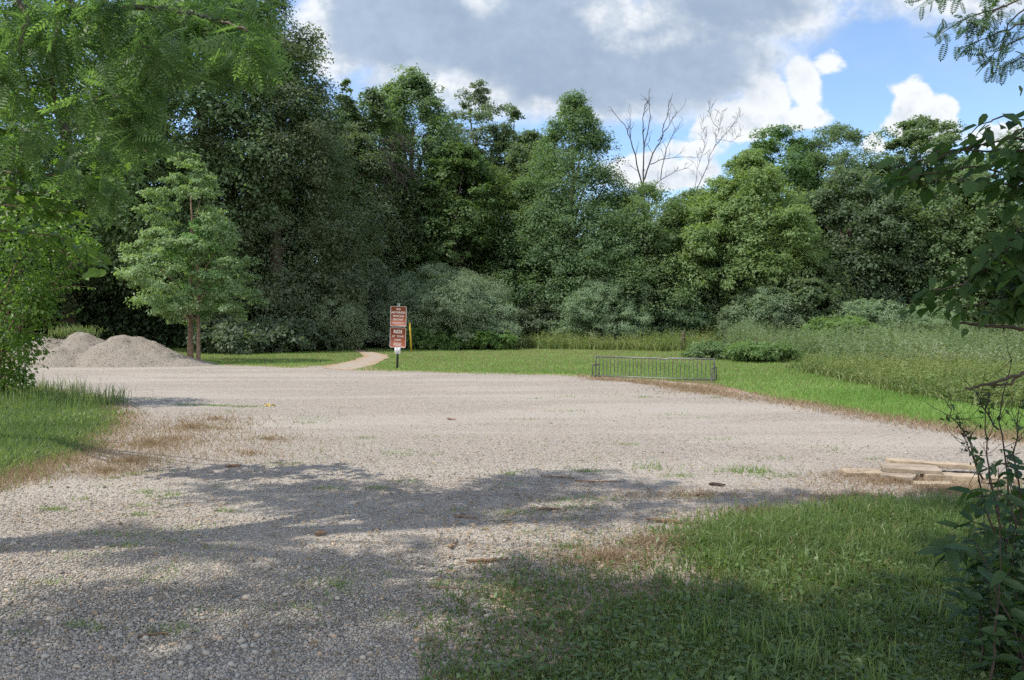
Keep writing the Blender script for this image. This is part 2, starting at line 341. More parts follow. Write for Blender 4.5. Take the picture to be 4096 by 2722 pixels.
mb = MB(); R = 900
mb.add([(-R, -R, -.012), (R, -R, -.012), (R, R, -.012), (-R, R, -.012)], [(0, 1, 2, 3)])
tag(mb.build('ground', M['soil']), kind='structure')
def sheet(name, poly, x0, x1, y0, y1, cell, mat, z, grow=0.0, wobk=0.35, bump=0.0):
    nx, ny = int((x1-x0)/cell)+1, int((y1-y0)/cell)+1
    X, Y = np.meshgrid(np.linspace(x0, x1, nx), np.linspace(y0, y1, ny)); P = np.stack([X.ravel(), Y.ravel()], 1)
    d = sdf(P, poly)+grow+wob(P)*wobk
    Z = z+bump*(fbm(P[:, 0], P[:, 1], .5)-.47)
    idx = np.arange(nx*ny).reshape(ny, nx); q = np.stack([idx[:-1, :-1], idx[:-1, 1:], idx[1:, 1:], idx[1:, :-1]], -1).reshape(-1, 4)
    q = q[(d[q] > 0).any(1)]; used = np.unique(q); mp = np.full(nx*ny, -1); mp[used] = np.arange(len(used))
    P, Z, d = P[used], Z[used], d[used]; dd = lambda Q: sdf(Q, poly)+grow+wob(Q)*wobk
    for _ in range(2):                                     # rim vertices slide onto the outline
        o_ = dd(P) < 0; Q = P[o_]; e_ = .02; g = np.stack([dd(Q+[e_, 0])-dd(Q-[e_, 0]), dd(Q+[0, e_])-dd(Q-[0, e_])], 1)/(2*e_); P[o_] = Q-g*(dd(Q)/np.maximum((g*g).sum(1), .3))[:, None]
    me_ = MB(); me_.add(np.column_stack([P, Z]), mp[q]); o = me_.build(name, mat)
    a = o.data.attributes.new('edge', 'FLOAT', 'POINT'); a.data.foreach_set('value', d.astype(np.float32))
    tag(o, kind='structure'); return o
sheet('gravel_lot', LOT, -24, 13, .5, 33, .09, M['gravel'], .004, .9, .5, .012)
sheet('dirt_trail', TRAIL, -15, -4, 25, 60, .15, M['path'], .008, -.05, .3)

# ------------------------------------------------------------------ gravel heaps
def heap(name, label, c, rx, ry, h, lobes, seed):
    n = 90; g = np.linspace(-1.15, 1.15, n); X, Y = np.meshgrid(g, g); Z = np.zeros_like(X)
    for lx, ly, lr, lh in lobes:
        r = np.hypot(X-lx, (Y-ly)); Z = np.maximum(Z, lh*(1-np.clip(r/lr, 0, 1)**1.0))
    Z = Z*h; v = Val(seed); Wx, Wy = X*rx, Y*ry
    n1_ = sum(v(Wx*2.2**i+5, Wy*2.2**i, .9)*.5**i for i in range(5))/1.94-.5
    Z = Z+np.minimum(Z, .6)*n1_*1.25
    Z = np.where(Z > h*.86, h*.86+(Z-h*.86)*.45, Z)
    V_ = np.stack([Wx, Wy, Z-.03], -1).reshape(-1, 3); idx = np.arange(n*n).reshape(n, n)
    q = np.stack([idx[:-1, :-1], idx[:-1, 1:], idx[1:, 1:], idx[1:, :-1]], -1).reshape(-1, 4); q = q[(Z.ravel()[q] > 0.0).any(1)]
    m_ = MB(); m_.add(V_, q); o = m_.build(name, M['heap'], None, True); o.location = tuple(c); tag(o, label, 'gravel heap', 'gravel heaps')
    rg = np.random.default_rng(seed); k = 4200; s_ = rg.integers(0, len(q), k); P = V_[q[s_]].mean(1)+rg.normal(0, .03, (k, 3))*[1, 1, .2]; P = P[P[:, 2] > .03]
    stones(P, rg.uniform(.02, .055, len(P)), rg, 'gravel', o)
OCT = np.array([(1, 0, 0), (-1, 0, 0), (0, 1, 0), (0, -1, 0), (0, 0, 1), (0, 0, -1)], float)
OCF = np.array([(0, 2, 4), (2, 1, 4), (1, 3, 4), (3, 0, 4), (2, 0, 5), (1, 2, 5), (3, 1, 5), (0, 3, 5)])
_t = (1+5**.5)/2
ICO = unit(np.array([(-1, _t, 0), (1, _t, 0), (-1, -_t, 0), (1, -_t, 0), (0, -1, _t), (0, 1, _t), (0, -1, -_t), (0, 1, -_t), (_t, 0, -1), (_t, 0, 1), (-_t, 0, -1), (-_t, 0, 1)]))
ICF = np.array([(0, 11, 5), (0, 5, 1), (0, 1, 7), (0, 7, 10), (0, 10, 11), (1, 5, 9), (5, 11, 4), (11, 10, 2), (10, 7, 6), (7, 1, 8), (3, 9, 4), (3, 4, 2), (3, 2, 6), (3, 6, 8), (3, 8, 9), (4, 9, 5), (2, 4, 11), (6, 2, 10), (8, 6, 7), (9, 8, 1)])
def stones(P, size, rg, name, parent=None, fine=False):
    tv, tf = (ICO, ICF) if fine else (OCT, OCF); n = len(P); k = len(tv)
    q = unit(rg.normal(size=(n, 4))); w_, x, y, z = q.T
    Rm = np.stack([1-2*(y*y+z*z), 2*(x*y-z*w_), 2*(x*z+y*w_), 2*(x*y+z*w_), 1-2*(x*x+z*z), 2*(y*z-x*w_), 2*(x*z-y*w_), 2*(y*z+x*w_), 1-2*(x*x+y*y)], -1).reshape(n, 3, 3)
    T = tv[None]*rg.uniform(.72, 1.2, (n, k, 1)); T = T*rg.uniform(.55, 1.1, (n, 1, 3)); V_ = np.einsum('nij,nkj->nki', Rm, T)*np.asarray(size)[:, None, None]*.5
    V_[:, :, 2] *= .75; V_ += P[:, None, :]
    m_ = MB(); m_.add(V_.reshape(-1, 3), (tf[None]+(np.arange(n)*k)[:, None, None]).reshape(-1, 3), np.repeat(rg.random(n), len(tf)))
    o = m_.build(name, M['stones'], parent); tag(o, kind='stuff'); return o
heap('gravel_heap', 'tall peaked grey gravel heap with a smooth slope running down to the young oak', G(108, 366.5)+[.4, .8, 0], 3.0, 2.0, 1.32, [(-.10, .1, .85, 1.0), (.08, .1, .80, .97), (.40, .1, .75, .42)], 11)
heap('gravel_heap', 'grey gravel heap with a dug hollow and weeds on top, beside the leafy shrub', G(58, 366.5)+[-.3, 1.0, 0], 2.8, 2.1, 1.36, [(-.25, .1, .80, 1.0), (.18, .05, .72, 1.0), (.02, -.35, .6, .55)], 12)

# loose stones of the lot
def lot_stones(n, y0, y1, smin, smax, seed, fine):
    rg = np.random.default_rng(seed); y = rg.uniform(1/y1**2.2, 1/y0**2.2, n*3)**(-1/2.2) if fine else np.sqrt(rg.uniform(y0*y0, y1*y1, n*3))
    x = rg.uniform(-.72, .72, n*3)*y; P = np.column_stack([x, y, np.zeros_like(x)]); P = P[sdf(P, LOT)+.15+wob(P)*.5 > 0][:n]
    s = smin+(smax-smin)*rg.random(len(P))**2.2; P[:, 2] = .004+s*.16
    return stones(P, s, rg, 'gravel', None, fine)
lot_stones(160000, 2.9, 11, .007, .023, 21, True)
lot_stones(7000, 8.0, 31, .012, .036, 22, False)
lot_stones(900, 2.9, 10, .028, .055, 23, True)

# ------------------------------------------------------------------ grass
def blades(mb, P, h, w_, rg, lean=.35, tint=None, two=True):
    n = len(P); az = rg.uniform(0, 2*np.pi, n); d = np.stack([np.cos(az), np.sin(az), np.zeros(n)], 1); s = np.stack([-np.sin(az), np.cos(az), np.zeros(n)], 1)
    az2 = rg.uniform(0, 2*np.pi, n); s = np.stack([np.cos(az2), np.sin(az2), np.zeros(n)], 1)
    h = np.broadcast_to(h, (n,))[:, None]; w_ = np.broadcast_to(w_, (n,))[:, None]; ln = (rg.random(n)[:, None]**1.3)*lean*2
    up = np.array([0, 0, 1.]); t = rg.random(n) if tint is None else tint
    if two:
        m1 = P+up*h*.55+d*h*ln*.3; tip = P+up*h*(1-.35*ln)+d*h*ln
        V_ = np.stack([P-s*w_/2, P+s*w_/2, m1+s*w_*.42, m1-s*w_*.42, tip], 1).reshape(-1, 3); b = np.arange(n)*5
        mb.add(V_, np.stack([b, b+1, b+2, b+3], 1), t); mb.add(np.zeros((0, 3)), np.zeros((0, 4), int))
        mb.f.append(np.stack([b+3, b+2, b+4], 1)+mb.n-len(V_)); mb.t.append(t)
    else:
        tip = P+up*h+d*h*ln; V_ = np.stack([P-s*w_/2, P+s*w_/2, tip], 1).reshape(-1, 3); b = np.arange(n)*3; mb.add(V_, np.stack([b, b+1, b+2], 1), t)
def scatter(n, x0, x1, y0, y1, rg, persp=False):
    if persp: y = np.sqrt(rg.uniform(y0*y0, y1*y1, n)); y = 1/rg.uniform(1/y1, 1/y0, n); x = rg.uniform(x0, x1, n)*y
    else: x = rg.uniform(x0, x1, n); y = rg.uniform(y0, y1, n)
    return np.column_stack([x, y, np.zeros(n)])
# mown lawn beyond the lot
rg = np.random.default_rng(31); P = scatter(500000, -.52, .95, 9, 62, rg, True)
keep = (P[:, 1]*0+1 > 0) & (sdf(P, LOT)+wob(P)*.5 < -.1+rg.normal(0, .18, len(P))) & (sdf(P, TRAIL)+wob(P)*.3 < .05); P = P[keep]
P = P[(P[:, 1] > 10) & ((P[:, 0] > 5.5) | (P[:, 1] > 22))]
d = -sdf(P, LOT); dry = (rg.random(len(P)) < np.clip(.9-d/.9+(fbm(P[:, 0], P[:, 1], .4)-.47)*1.5, 0, .9)*(P[:, 0] > 2))
t = np.clip(.45+(fbm(P[:, 0], P[:, 1], .35)-.47)*1.6+rg.normal(0, .2, len(P)), 0, .88); t = np.where(rg.random(len(P)) < .03, 1, t)
mb = MB(); g_ = ~dry; blades(mb, P[g_], rg.uniform(.04, .085, g_.sum())*(1+(P[g_, 1] < 18)*.5), .004+.0006*P[g_, 1], rg, .5, t[g_], False)
tag(mb.build('lawn_grass', M['lawn']), kind='stuff')
mbd = MB(); blades(mbd, P[dry], rg.uniform(.03, .09, dry.sum()), .004+.0009*P[dry, 1], rg, .7, rg.random(dry.sum())*.95, False)
# grass patch at the left and the right-hand foreground patch
rg = np.random.default_rng(32); P = scatter(230000, -.78, -.30, 5.5, 24, rg, True); s = sdf(P, LOT)+wob(P)*.4; P = P[(s < .15) & (P[:, 0] < -3)]; s = sdf(P, LOT)+wob(P)*.4
dn = fbm(P[:, 0], P[:, 1], .6); keep = rg.random(len(P)) < np.clip(.15-s*1.2, .05, 1); P = P[keep]; s = s[keep]; dn = dn[keep]
dry = rg.random(len(P)) < np.clip(.95+s*1.1+(dn-.47)*1.5, .03, .9); t = np.clip(.5+(dn-.47)*1.8+rg.normal(0, .22, len(P)), 0, .9); mb = MB(); g_ = ~dry
blades(mb, P[g_], rg.uniform(.07, .22, g_.sum())*np.clip(.35-s[g_]*.55, .35, 1.15)*(.6+.8*dn[g_]), .004+.0007*P[g_, 1], rg, .6, t[g_])
blades(mbd, P[dry], rg.uniform(.03, .10, dry.sum()), .003+.0006*P[dry, 1], rg, .8, rg.random(dry.sum())*.92, False)
k = 900; Q = scatter(k, -10.2, -7.6, 13.6, 16.5, rg); Q = Q[sdf(Q, LOT) < .1]; blades(mb, Q, rg.uniform(.2, .5, len(Q)), .012, rg, .35, rg.random(len(Q))*.5)
k = 1500; Q = scatter(k, -14.5, -9.5, 14, 20, rg); Q = Q[sdf(Q, LOT) < .1]; blades(mb, Q, rg.uniform(.2, .5, len(Q)), .013, rg, .35, rg.random(len(Q))*.5)
tag(mb.build('left_grass_patch', M['grass']), kind='stuff')
rg = np.random.default_rng(33); P = scatter(420000, -.12, .75, 2.6, 7.4, rg, True); s = sdf(P, LOT)+wob(P)*.4; s = s-np.abs(rg.normal(0, .16, len(s)))+.05; kk = (s < .30) & (P[:, 0] > -1.0); P, s = P[kk], s[kk]
dn = fbm(P[:, 0], P[:, 1], 1.0); lush = np.clip((P[:, 1]-4.6)/1.2, 0, 1)*np.clip((P[:, 0]-1.0)/.8, 0, 1)
keep = rg.random(len(P)) < np.clip((.40-s)/.7, .07, 1)*np.clip(.42+.6*lush+(dn-.47)*1.9, .14, 1); P, s, dn, lush = P[keep], s[keep], dn[keep], lush[keep]
dry = rg.random(len(P)) < np.clip(.70+s*.9+(dn-.47)*2.2-.55*lush, .14, .88); t = np.clip(.45+(dn-.47)*1.6+rg.normal(0, .25, len(P)), 0, .9); t = np.where(rg.random(len(P)) < .035, 1, t); mb = MB(); g_ = ~dry
blades(mb, P[g_], rg.uniform(.04, .14, g_.sum())*(.55+.8*lush[g_])*(.6+.8*dn[g_]), rg.uniform(.005, .011, g_.sum()), rg, .65, t[g_])
blades(mbd, P[dry], rg.uniform(.02, .07, dry.sum()), rg.uniform(.002, .005, dry.sum()), rg, .9, rg.random(dry.sum())*.95, False)
for k in range(150):                                       # taller tufts
    y = rg.uniform(3.2, 6.9); x = rg.uniform(.2, .72)*y; c_ = np.array([x, y, 0])
    if sdf(c_[None], LOT)[0] > -.25 or rg.random() > .35+.65*np.clip((y-4.4)/1.5, 0, 1): continue
    n = int(rg.integers(14, 50)); Q = c_+rg.normal(0, .045, (n, 3))*[1, 1, 0]; blades(mb, Q, rg.uniform(.09, .22, n), rg.uniform(.005, .010, n), rg, .6, np.clip(rg.normal(.55, .25, n), 0, .9))
Q = scatter(60000, .70, 1.5, 2.2, 8.5, rg, True); Q = Q[sdf(Q, LOT) < .1]; blades(mb, Q, rg.uniform(.05, .18, len(Q)), .009, rg, .6, np.clip(rg.normal(.5, .25, len(Q)), 0, .95))
# broad-leaved clover and plantain among it
k = 22000; Q = P[rg.integers(0, len(P), k)]+rg.normal(0, .02, (k, 3))*[1, 1, 0]; Q[:, 2] = rg.uniform(.01, .07, k)
A = rg.normal(size=(k, 3))*[1, 1, .35]; stamp(mb, DIAMOND, Q, A, np.array([0, 0, 1.])+rg.normal(0, .35, (k, 3)), rg.uniform(.02, .06, k), rg.uniform(.012, .030, k), rg.random(k)*.8)
tag(mb.build('foreground_grass', M['grass']), kind='stuff')
# dead brown growth: rim of the lot, beneath the rack, among the slabs and on the lot's left
def drypatch(u, v, ru, rv, n, hmax=.08):
    n = int(n*.8); rr = np.abs(rg.normal(0, .72, n)); th = rg.uniform(0, 2*np.pi, n)
    pts = np.array([G(u+ru*r*math.cos(a_), max(v+rv*r*math.sin(a_), 345)) for r, a_ in zip(rr, th)])
    blades(mbd, pts, rg.uniform(.02, hmax, n), .0025+.0007*pts[:, 1], rg, .9, rg.random(n)*.95, False)
for a_ in [(175, 440, 90, 20, 1800), (215, 420, 70, 9, 1000), (105, 472, 60, 9, 1800), (250, 455, 90, 12, 900), (150, 445, 60, 14, 3500), (190, 428, 70, 10, 2500), (130, 462, 50, 8, 1800), (700, 389, 45, 6, 2600), (900, 483, 70, 6, 2600), (960, 492, 70, 9, 3200), (860, 500, 90, 9, 2200), (760, 515, 60, 8, 1500), (610, 562, 60, 12, 2600), (660, 545, 50, 8, 1500), (860, 476, 40, 4, 900), (700, 497, 90, 6, 900), (270, 440, 60, 8, 700)]:
    drypatch(*a_)
rim = px_poly([(592, 378.5), (640, 381.5), (668, 385), (700, 390.5), (733, 395.5), (825, 409), (911, 424), (1024, 441), (1150, 462)]); n = 9000; k = rg.integers(0, len(rim)-1, n); tt_ = rg.random((n, 1)); Q = rim[k]*(1-tt_)+rim[k+1]*tt_; Q = np.column_stack([Q+rg.normal(0, .26, (n, 2))-[.05, .1], np.zeros(n)])
blades(mbd, Q, rg.uniform(.02, .09, n), .003+.0007*Q[:, 1], rg, .9, rg.random(n)*.95, False)
tag(mbd.build('dead_grass', M['drygrass']), kind='stuff')
# sprigs growing through the gravel
rg = np.random.default_rng(34); mb = MB()
for k in range(150):
    u, v = (rg.uniform(0, 760), rg.uniform(470, 640)) if k < 105 else (rg.uniform(140, 900), rg.uniform(395, 470))
    c_ = G(u, v)
    if sdf(c_[None], LOT)[0] < .1: continue
    n = int(rg.integers(15, 70)); sp = rg.uniform(.03, .11)*(1 if v > 470 else 2); Q = c_+rg.normal(0, sp, (n, 3))*[1.4, .7, 0]
    blades(mb, Q, rg.uniform(.015, .05, n), .004+.0006*Q[:, 1], rg, .8, np.clip(rg.normal(.5, .25, n), 0, .9), False)
for (u, v, n, hh) in [(740, 473, 160, .12), (655, 470, 40, .16), (775, 477, 120, .05), (570, 510, 140, .04), (595, 500, 120, .04), (215, 406, 260, .03), (245, 407, 200, .03), (185, 405, 160, .03)]:
    Q = G(u, v)+rg.normal(0, .12, (n, 3))*[1.6, .7, 0]; blades(mb, Q, rg.uniform(.02, hh, n), .006+.0006*Q[:, 1], rg, .6, rg.random(n)*.8, False)
tag(mb.build('gravel_sprigs', M['lawn']), kind='stuff')

# ------------------------------------------------------------------ trees
def prof(kind, t):
    if kind == 'cone': return np.clip((1-t), 0, 1)**.56*np.clip(t/.10+.35, 0, 1)
    if kind == 'ovoid': return np.sin(np.pi*np.clip(t, 0.02, .985)**.72)**.75
    if kind == 'dome': return np.clip(1-t**3.0, 0, 1)**.5*np.clip(t/.12+.5, 0, 1)
    if kind == 'top': return np.sin(np.pi*np.clip(t, .02, .99)**1.25)**.8
    return np.sqrt(np.clip(1-(2*t-1)**2, 0, 1))
def crown(rg, W, z0, z1, kind, n, rc, leaf, tufts=9, per=26, flat=.7, droop=.0, outw=.55, upw=.55, tpl=DIAMOND, lw=.55, lobes=None):
    # clumps on an uneven envelope, tufts round each clump, leaves round each tuft
    t = rg.random(n*6); keep = rg.random(n*6) < (prof(kind, t)**1.2*.9+.1); t = t[keep][:n]; n = len(t); ang = rg.uniform(0, 2*np.pi, n)
    ph = rg.uniform(0, 6.28, 3); lob = 1+.13*np.sin(3*ang+ph[0]+4*t)+.09*np.sin(5*ang+ph[1]-7*t)
    R_ = np.maximum(prof(kind, t)*W/2*lob-rc*.35, 0)*(.42+.58*rg.random(n)**.3)
    C = np.stack([R_*np.cos(ang), R_*np.sin(ang), z0+(z1-z0)*t], 1); rcl = rc*rg.uniform(.65, 1.3, n)*(.6+.5*prof(kind, t))
    ti = rg.random(n)
    # tufts
    cd = unit(C-np.array([0, 0, (z0+z1)/2])*[1, 1, .9]+1e-6); nt_ = n*tufts; ci = np.repeat(np.arange(n), tufts)
    od = unit(rdir(rg, nt_)+cd[ci]*.4+np.array([0, 0, .35])); T = C[ci]+od*rcl[ci, None]*rg.uniform(.35, .98, (nt_, 1))*[1, 1, flat]
    rt = rcl[ci]*rg.uniform(.26, .46, nt_); tt = .65*ti[ci]+.35*rg.random(nt_)
    li = np.repeat(np.arange(nt_), per); nl = len(li); off = rg.normal(size=(nl, 3)); off = unit(off)*(rg.random(nl)**.5)[:, None]*1.15
    L = T[li]+off*rt[li, None]*[1, 1, .62]; L[:, 2] -= droop*(off[:, 0]**2+off[:, 1]**2)*rt[li]
    N = unit(od[li]*outw+np.array([0, 0, 1.])*upw+off*.35+rg.normal(0, .33, (nl, 3))); A = np.cross(N, rdir(rg, nl))+od[li]*.5; A[:, 2] -= .25
    s = leaf*rg.uniform(.6, 1.35, nl); mb_ = MB(); stamp(mb_, tpl, L, A, N, s, s*lw, np.clip(.2+.6*tt[li]+rg.normal(0, .09, nl), 0, .97))
    return mb_, C
def trunk(mb_, rg, h, r, C, nl=9, lean=(0, 0), base=.0, sides=8):
    z = np.linspace(0, 1, 7); pts = np.stack([lean[0]*z+rg.normal(0, .02, 7)*h*.3*z, lean[1]*z+rg.normal(0, .02, 7)*h*.3*z, z*h-.1*(z == 0)], 1)
    rad = r*(1-.78*z); rad[0] *= 1.35; mb_.tube(pts, rad, sides)
    if len(C):
        for i in rg.choice(len(C), min(nl, len(C)), replace=False):
            tz = np.clip((C[i, 2]*.72)/h-.04, .18, .95); k = tz*6; j = int(min(k, 5)); p0 = pts[j]+(pts[j+1]-pts[j])*(k-j); p3 = C[i]; mid = p0*.5+p3*.5+np.array([0, 0, .06*h*rg.random()])
            mb_.tube([p0, p0*.72+mid*.28, mid, mid*.4+p3*.6, p3], r*np.array([.45, .36, .26, .16, .05])*(1.1-tz*.6), 5, False)
LEAFK = {'oak': (.20, .55), 'dark': (.19, .55), 'mid': (.20, .55), 'light': (.20, .42), 'young': (.16, .5), 'olive': (.13, .36), 'bright': (.09, .4)}
def tree(name, label, cat, u, Y, vtop, wpx, vbot, kind, shape, seed, n=105, rc=None, group='trees of the wood edge', bark='bark', lean=(0, 0), tufts=9, per=26, trunk_r=None, dy=0.0, leaf=None, **kw):
    rg = np.random.default_rng(seed); W = wpx/F*Y; ztop = EYE+(HZ-vtop)/F*Y; z0 = max(EYE+(HZ-vbot)/F*Y, .15)
    x = (u-CX)/F*Y; root = empty(name, (x, Y, 0), label, cat, group); rc = rc or min(W*.17, 1.6)
    lf, lw = LEAFK[kind]; mbc, C = crown(rg, W*1.25, z0+rc*.3, ztop-rc*.55, shape, int(n*1.7), rc*1.1, (leaf or lf)*rg.uniform(.85, 1.3), tufts+2, int(per*1.3), lw=lw, **kw)
    mbc.build('crown', M[kind], root); mt = MB(); trunk(mt, rg, max(ztop*.78, 1), trunk_r or .022*ztop+.03, C, 12, lean); mt.build('trunk', M[bark], root, True)
    return root
GW = 'trees of the wood edge'
T = tree
T('oak_tree', 'towering dark oak behind the gravel heaps, its top cut off by the frame', 'tree', 205, 50, -60, 185, 318, 'oak', 'ovoid', 101, 190, 1.9)
T('oak_tree', 'tall dark oak whose ragged right side stands against the white cloud', 'tree', 277, 49, -8, 118, 342, 'oak', 'dome', 102, 170, 1.6)
T('oak_tree', 'dark leafy oak skirt leaning over the lawn left of the trail mouth', 'tree', 326, 57, 112, 125, 344, 'oak', 'dome', 103, 130, 1.4)
T('oak_tree', 'deep shaded oak at far left behind the leafy shrub and heaps', 'tree', 70, 52, -40, 200, 322, 'dark', 'ovoid', 104, 150, 2.0)
T('slender_tree', 'thin tree with a small spiky top in the blue gap beside the tall oak', 'tree', 347, 60, 80, 34, 300, 'mid', 'ovoid', 105, 50, .8)
T('forest_tree', 'rounded tree with a greyish crown just right of the tall oak', 'tree', 372, 61, 90, 70, 330, 'oak', 'dome', 106, 95, 1.3)
T('forest_tree', 'high crowned pale green tree rising left of centre under the grey cloud', 'tree', 412, 66, 70, 92, 320, 'mid', 'dome', 107, 190, 1.4)
T('forest_tree', 'gappy dark crowned tree with sky showing through it, left of the big cone shaped tree', 'tree', 478, 74, 82, 78, 250, 'dark', 'top', 108, 62, 1.2)
T('forest_tree', 'small dark crown at the right shoulder of the gappy tree', 'tree', 512, 72, 104, 46, 300, 'dark', 'dome', 109, 55, 1.0)
T('forest_tree', 'mid green tree below the gappy crown, behind the silvery bush', 'tree', 455, 63, 140, 85, 335, 'mid', 'dome', 110, 110, 1.3)
T('forest_tree', 'soft light green tree with drooping boughs left of the big cone shaped tree', 'tree', 505, 64, 158, 66, 335, 'light', 'dome', 111, 90, 1.0)
T('broad_tree', 'big cone shaped tree standing highest in the middle of the wood edge', 'tree', 572, 62, 90, 132, 318, 'oak', 'cone', 112, 210, 1.6)
T('forest_tree', 'mid green tree right of the big cone shaped tree, below the bare branches', 'tree', 648, 61, 182, 118, 338, 'mid', 'dome', 113, 175, 1.4)
T('forest_tree', 'soft rounded tree filling the dip below the thin leafless tree', 'tree', 694, 63, 186, 84, 338, 'mid', 'dome', 124, 130, 1.2)
T('forest_tree', 'rounded mid green tree between the gappy tree and the big cone shaped tree', 'tree', 532, 69, 128, 70, 320, 'oak', 'dome', 125, 120, 1.2)
T('maple_tree', 'light yellow green maple with feathery pointed sprays right of the dead trees', 'tree', 748, 58, 146, 108, 335, 'light', 'ovoid', 114, 160, 1.1)
T('forest_tree', 'round topped tree on the skyline above the light maple', 'tree', 775, 72, 124, 92, 300, 'mid', 'dome', 115, 150, 1.3)
T('forest_tree', 'round topped tree on the skyline left of the small white cloud puff', 'tree', 835, 72, 122, 92, 300, 'mid', 'dome', 116, 150, 1.3)
T('oak_tree', 'very dark oak between the light maple and the right-hand pale tree', 'tree', 848, 60, 165, 105, 330, 'dark', 'dome', 117, 140, 1.3)
T('forest_tree', 'brownish topped tree rising in front of the right cumulus cloud', 'tree', 918, 71, 116, 96, 300, 'oak', 'dome', 118, 140, 1.2)
T('forest_tree', 'pale green tree low at right, behind the hanging dark leaves', 'tree', 948, 59, 172, 112, 325, 'mid', 'dome', 119, 130, 1.2)
T('forest_tree', 'dark tree at the far right end of the wood edge', 'tree', 1035, 60, 120, 130, 325, 'oak', 'dome', 120, 140, 1.5)
T('forest_tree', 'dark low crown filling the gap under the big cone shaped tree', 'tree', 590, 66, 235, 150, 335, 'dark', 'dome', 121, 120, 1.4)
T('forest_tree', 'dark green tree behind the right silvery bush, below the light maple', 'tree', 705, 59, 245, 60, 338, 'oak', 'dome', 122, 80, .9)
T('forest_tree', 'grey green tree low at the edge under the very dark oak', 'tree', 812, 56, 255, 62, 336, 'mid', 'dome', 123, 80, .9)
# the woods behind
protos = []
for i, (W_, H_, k_) in enumerate([(11.5, 16, 'dark'), (12, 17.5, 'oak'), (10.5, 14, 'dark')]):
    rg = np.random.default_rng(200+i); mbc, C = crown(rg, W_, .8, H_-1, 'dome', 170, 1.7, .30, 8, 22, lw=.6); mt = MB(); trunk(mt, rg, H_*.85, .24, C, 8)
    protos.append((mbc.mesh('crown'), mt.mesh('trunk'), M[k_]))
    protos[-1][0].materials.append(M[k_]); protos[-1][1].materials.append(M['darkbark'])
random.seed(5)
LB = 'dark tree standing deep in the woods behind the front row of trees'
spots = [(-34, 55), (-41, 52), (-28, 57), (-48, 54), (-22, 58), (-37, 60), (-54, 50), (-62, 62), (-53, 68), (-44, 60), (-37, 68), (-29, 66), (-24, 74), (-17, 80), (-11, 74), (-6, 80), (-1, 74), (4, 80), (9, 73), (14, 80), (19, 72), (25, 80), (30, 74), (36, 82), (42, 75), (48, 82), (55, 72), (62, 78), (-70, 55), (16.2, 69), (11.5, 71)]
for i, (x, y) in enumerate(spots):
    cm, tm, mm = protos[i % 3]; s_ = random.uniform(.78, .95)*(1.0 if abs(x) < 32 else 1.1)
    if 8 <= x <= 20: s_ *= .80
    r_ = empty('woodland_tree', (x, y, 0), LB, 'tree', 'trees deep in the woods'); r_.rotation_euler.z = random.uniform(0, 6.28); r_.scale = (s_, s_, s_)
    for nm, me_ in (('crown', cm), ('trunk', tm)):
        o = bpy.data.objects.new(nm, me_); COL.objects.link(o); o.parent = r_
# undergrowth inside the wood edge
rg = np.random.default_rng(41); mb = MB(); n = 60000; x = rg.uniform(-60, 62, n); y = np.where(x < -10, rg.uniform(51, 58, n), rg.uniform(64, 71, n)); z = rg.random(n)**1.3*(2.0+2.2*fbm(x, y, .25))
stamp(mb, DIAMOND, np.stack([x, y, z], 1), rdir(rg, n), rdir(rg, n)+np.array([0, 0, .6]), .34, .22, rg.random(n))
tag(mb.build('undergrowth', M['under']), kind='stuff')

# young oaks by the heaps
T('young_oak', 'young pale green oak with layered boughs and a leaning trunk beside the gravel heap', 'tree', 190, 33.0, 144, 112, 324, 'young', 'cone', 130, 84, .50, None, 'tanbark', (.15, 0), 8, 22, .12, leaf=.12, flat=.30)
r_ = empty('young_oak', G(198, 362.8), 'slender straight trunked sapling just right of the leaning young oak', 'tree')
rg = np.random.default_rng(131); mbc, C = crown(rg, 2.3, 2.0, 6.2, 'ovoid', 36, .42, .12, 8, 24, flat=.5, lw=.5); mbc.build('crown', M['young'], r_); mt = MB(); trunk(mt, rg, 5.6, .085, C, 7, (.05, 0)); mt.build('trunk', M['tanbark'], r_, True)
# dead trees
def dead(label, Y, paths, base, mat, seed, twig):
    rg = np.random.default_rng(seed); b = at(base[0], base[1], Y); root = empty('dead_tree', (b[0], Y, 0), label, 'tree', 'dead trees'); mt = MB(); mbr = MB(); o3 = np.array([b[0], Y, 0])
    mt.tube([np.array([0, 0, -.1]), np.array([.05, 0, b[2]*.5]), b-o3], [.19, .15, .11], 8); mt.build('trunk', mat, root, True)
    for pth, r0 in paths:
        P = np.array([at(u, v, Y) for u, v in pth])-o3; P[:, 1] += np.cumsum(rg.normal(0, .25, len(P)))*np.linspace(0, 1, len(P)); Q = np.concatenate([np.linspace(P[i], P[i+1], 4)[:-1] for i in range(len(P)-1)]+[P[-1:]]); Q[1:-1] += rg.normal(0, .045, (len(Q)-2, 3))
        mbr.tube(Q, np.linspace(r0*.5, r0*.12, len(Q)), 5, False)
        for i in range(2, len(Q)):
            for _ in range(twig):
                if rg.random() < .7:
                    d_ = unit(rdir(rg, 1)[0]*.9+np.array([0, 0, .7])+(Q[i]-Q[i-1])/max(np.linalg.norm(Q[i]-Q[i-1]), .01)*.6); ln_ = rg.uniform(.4, 1.3); e_ = Q[i]+d_*ln_; m_ = (Q[i]+e_)/2+rg.normal(0, .08, 3); mbr.tube([Q[i], m_, e_], [r0*.22, r0*.16, .012], 3, False)
                    if rg.random() < .6: d2 = unit(d_+rdir(rg, 1)[0]*.8); mbr.tube([m_, m_+d2*ln_*.35, m_+d2*ln_*.7], [.018, .014, .01], 3, False)
    mbr.build('branches', mat, root)
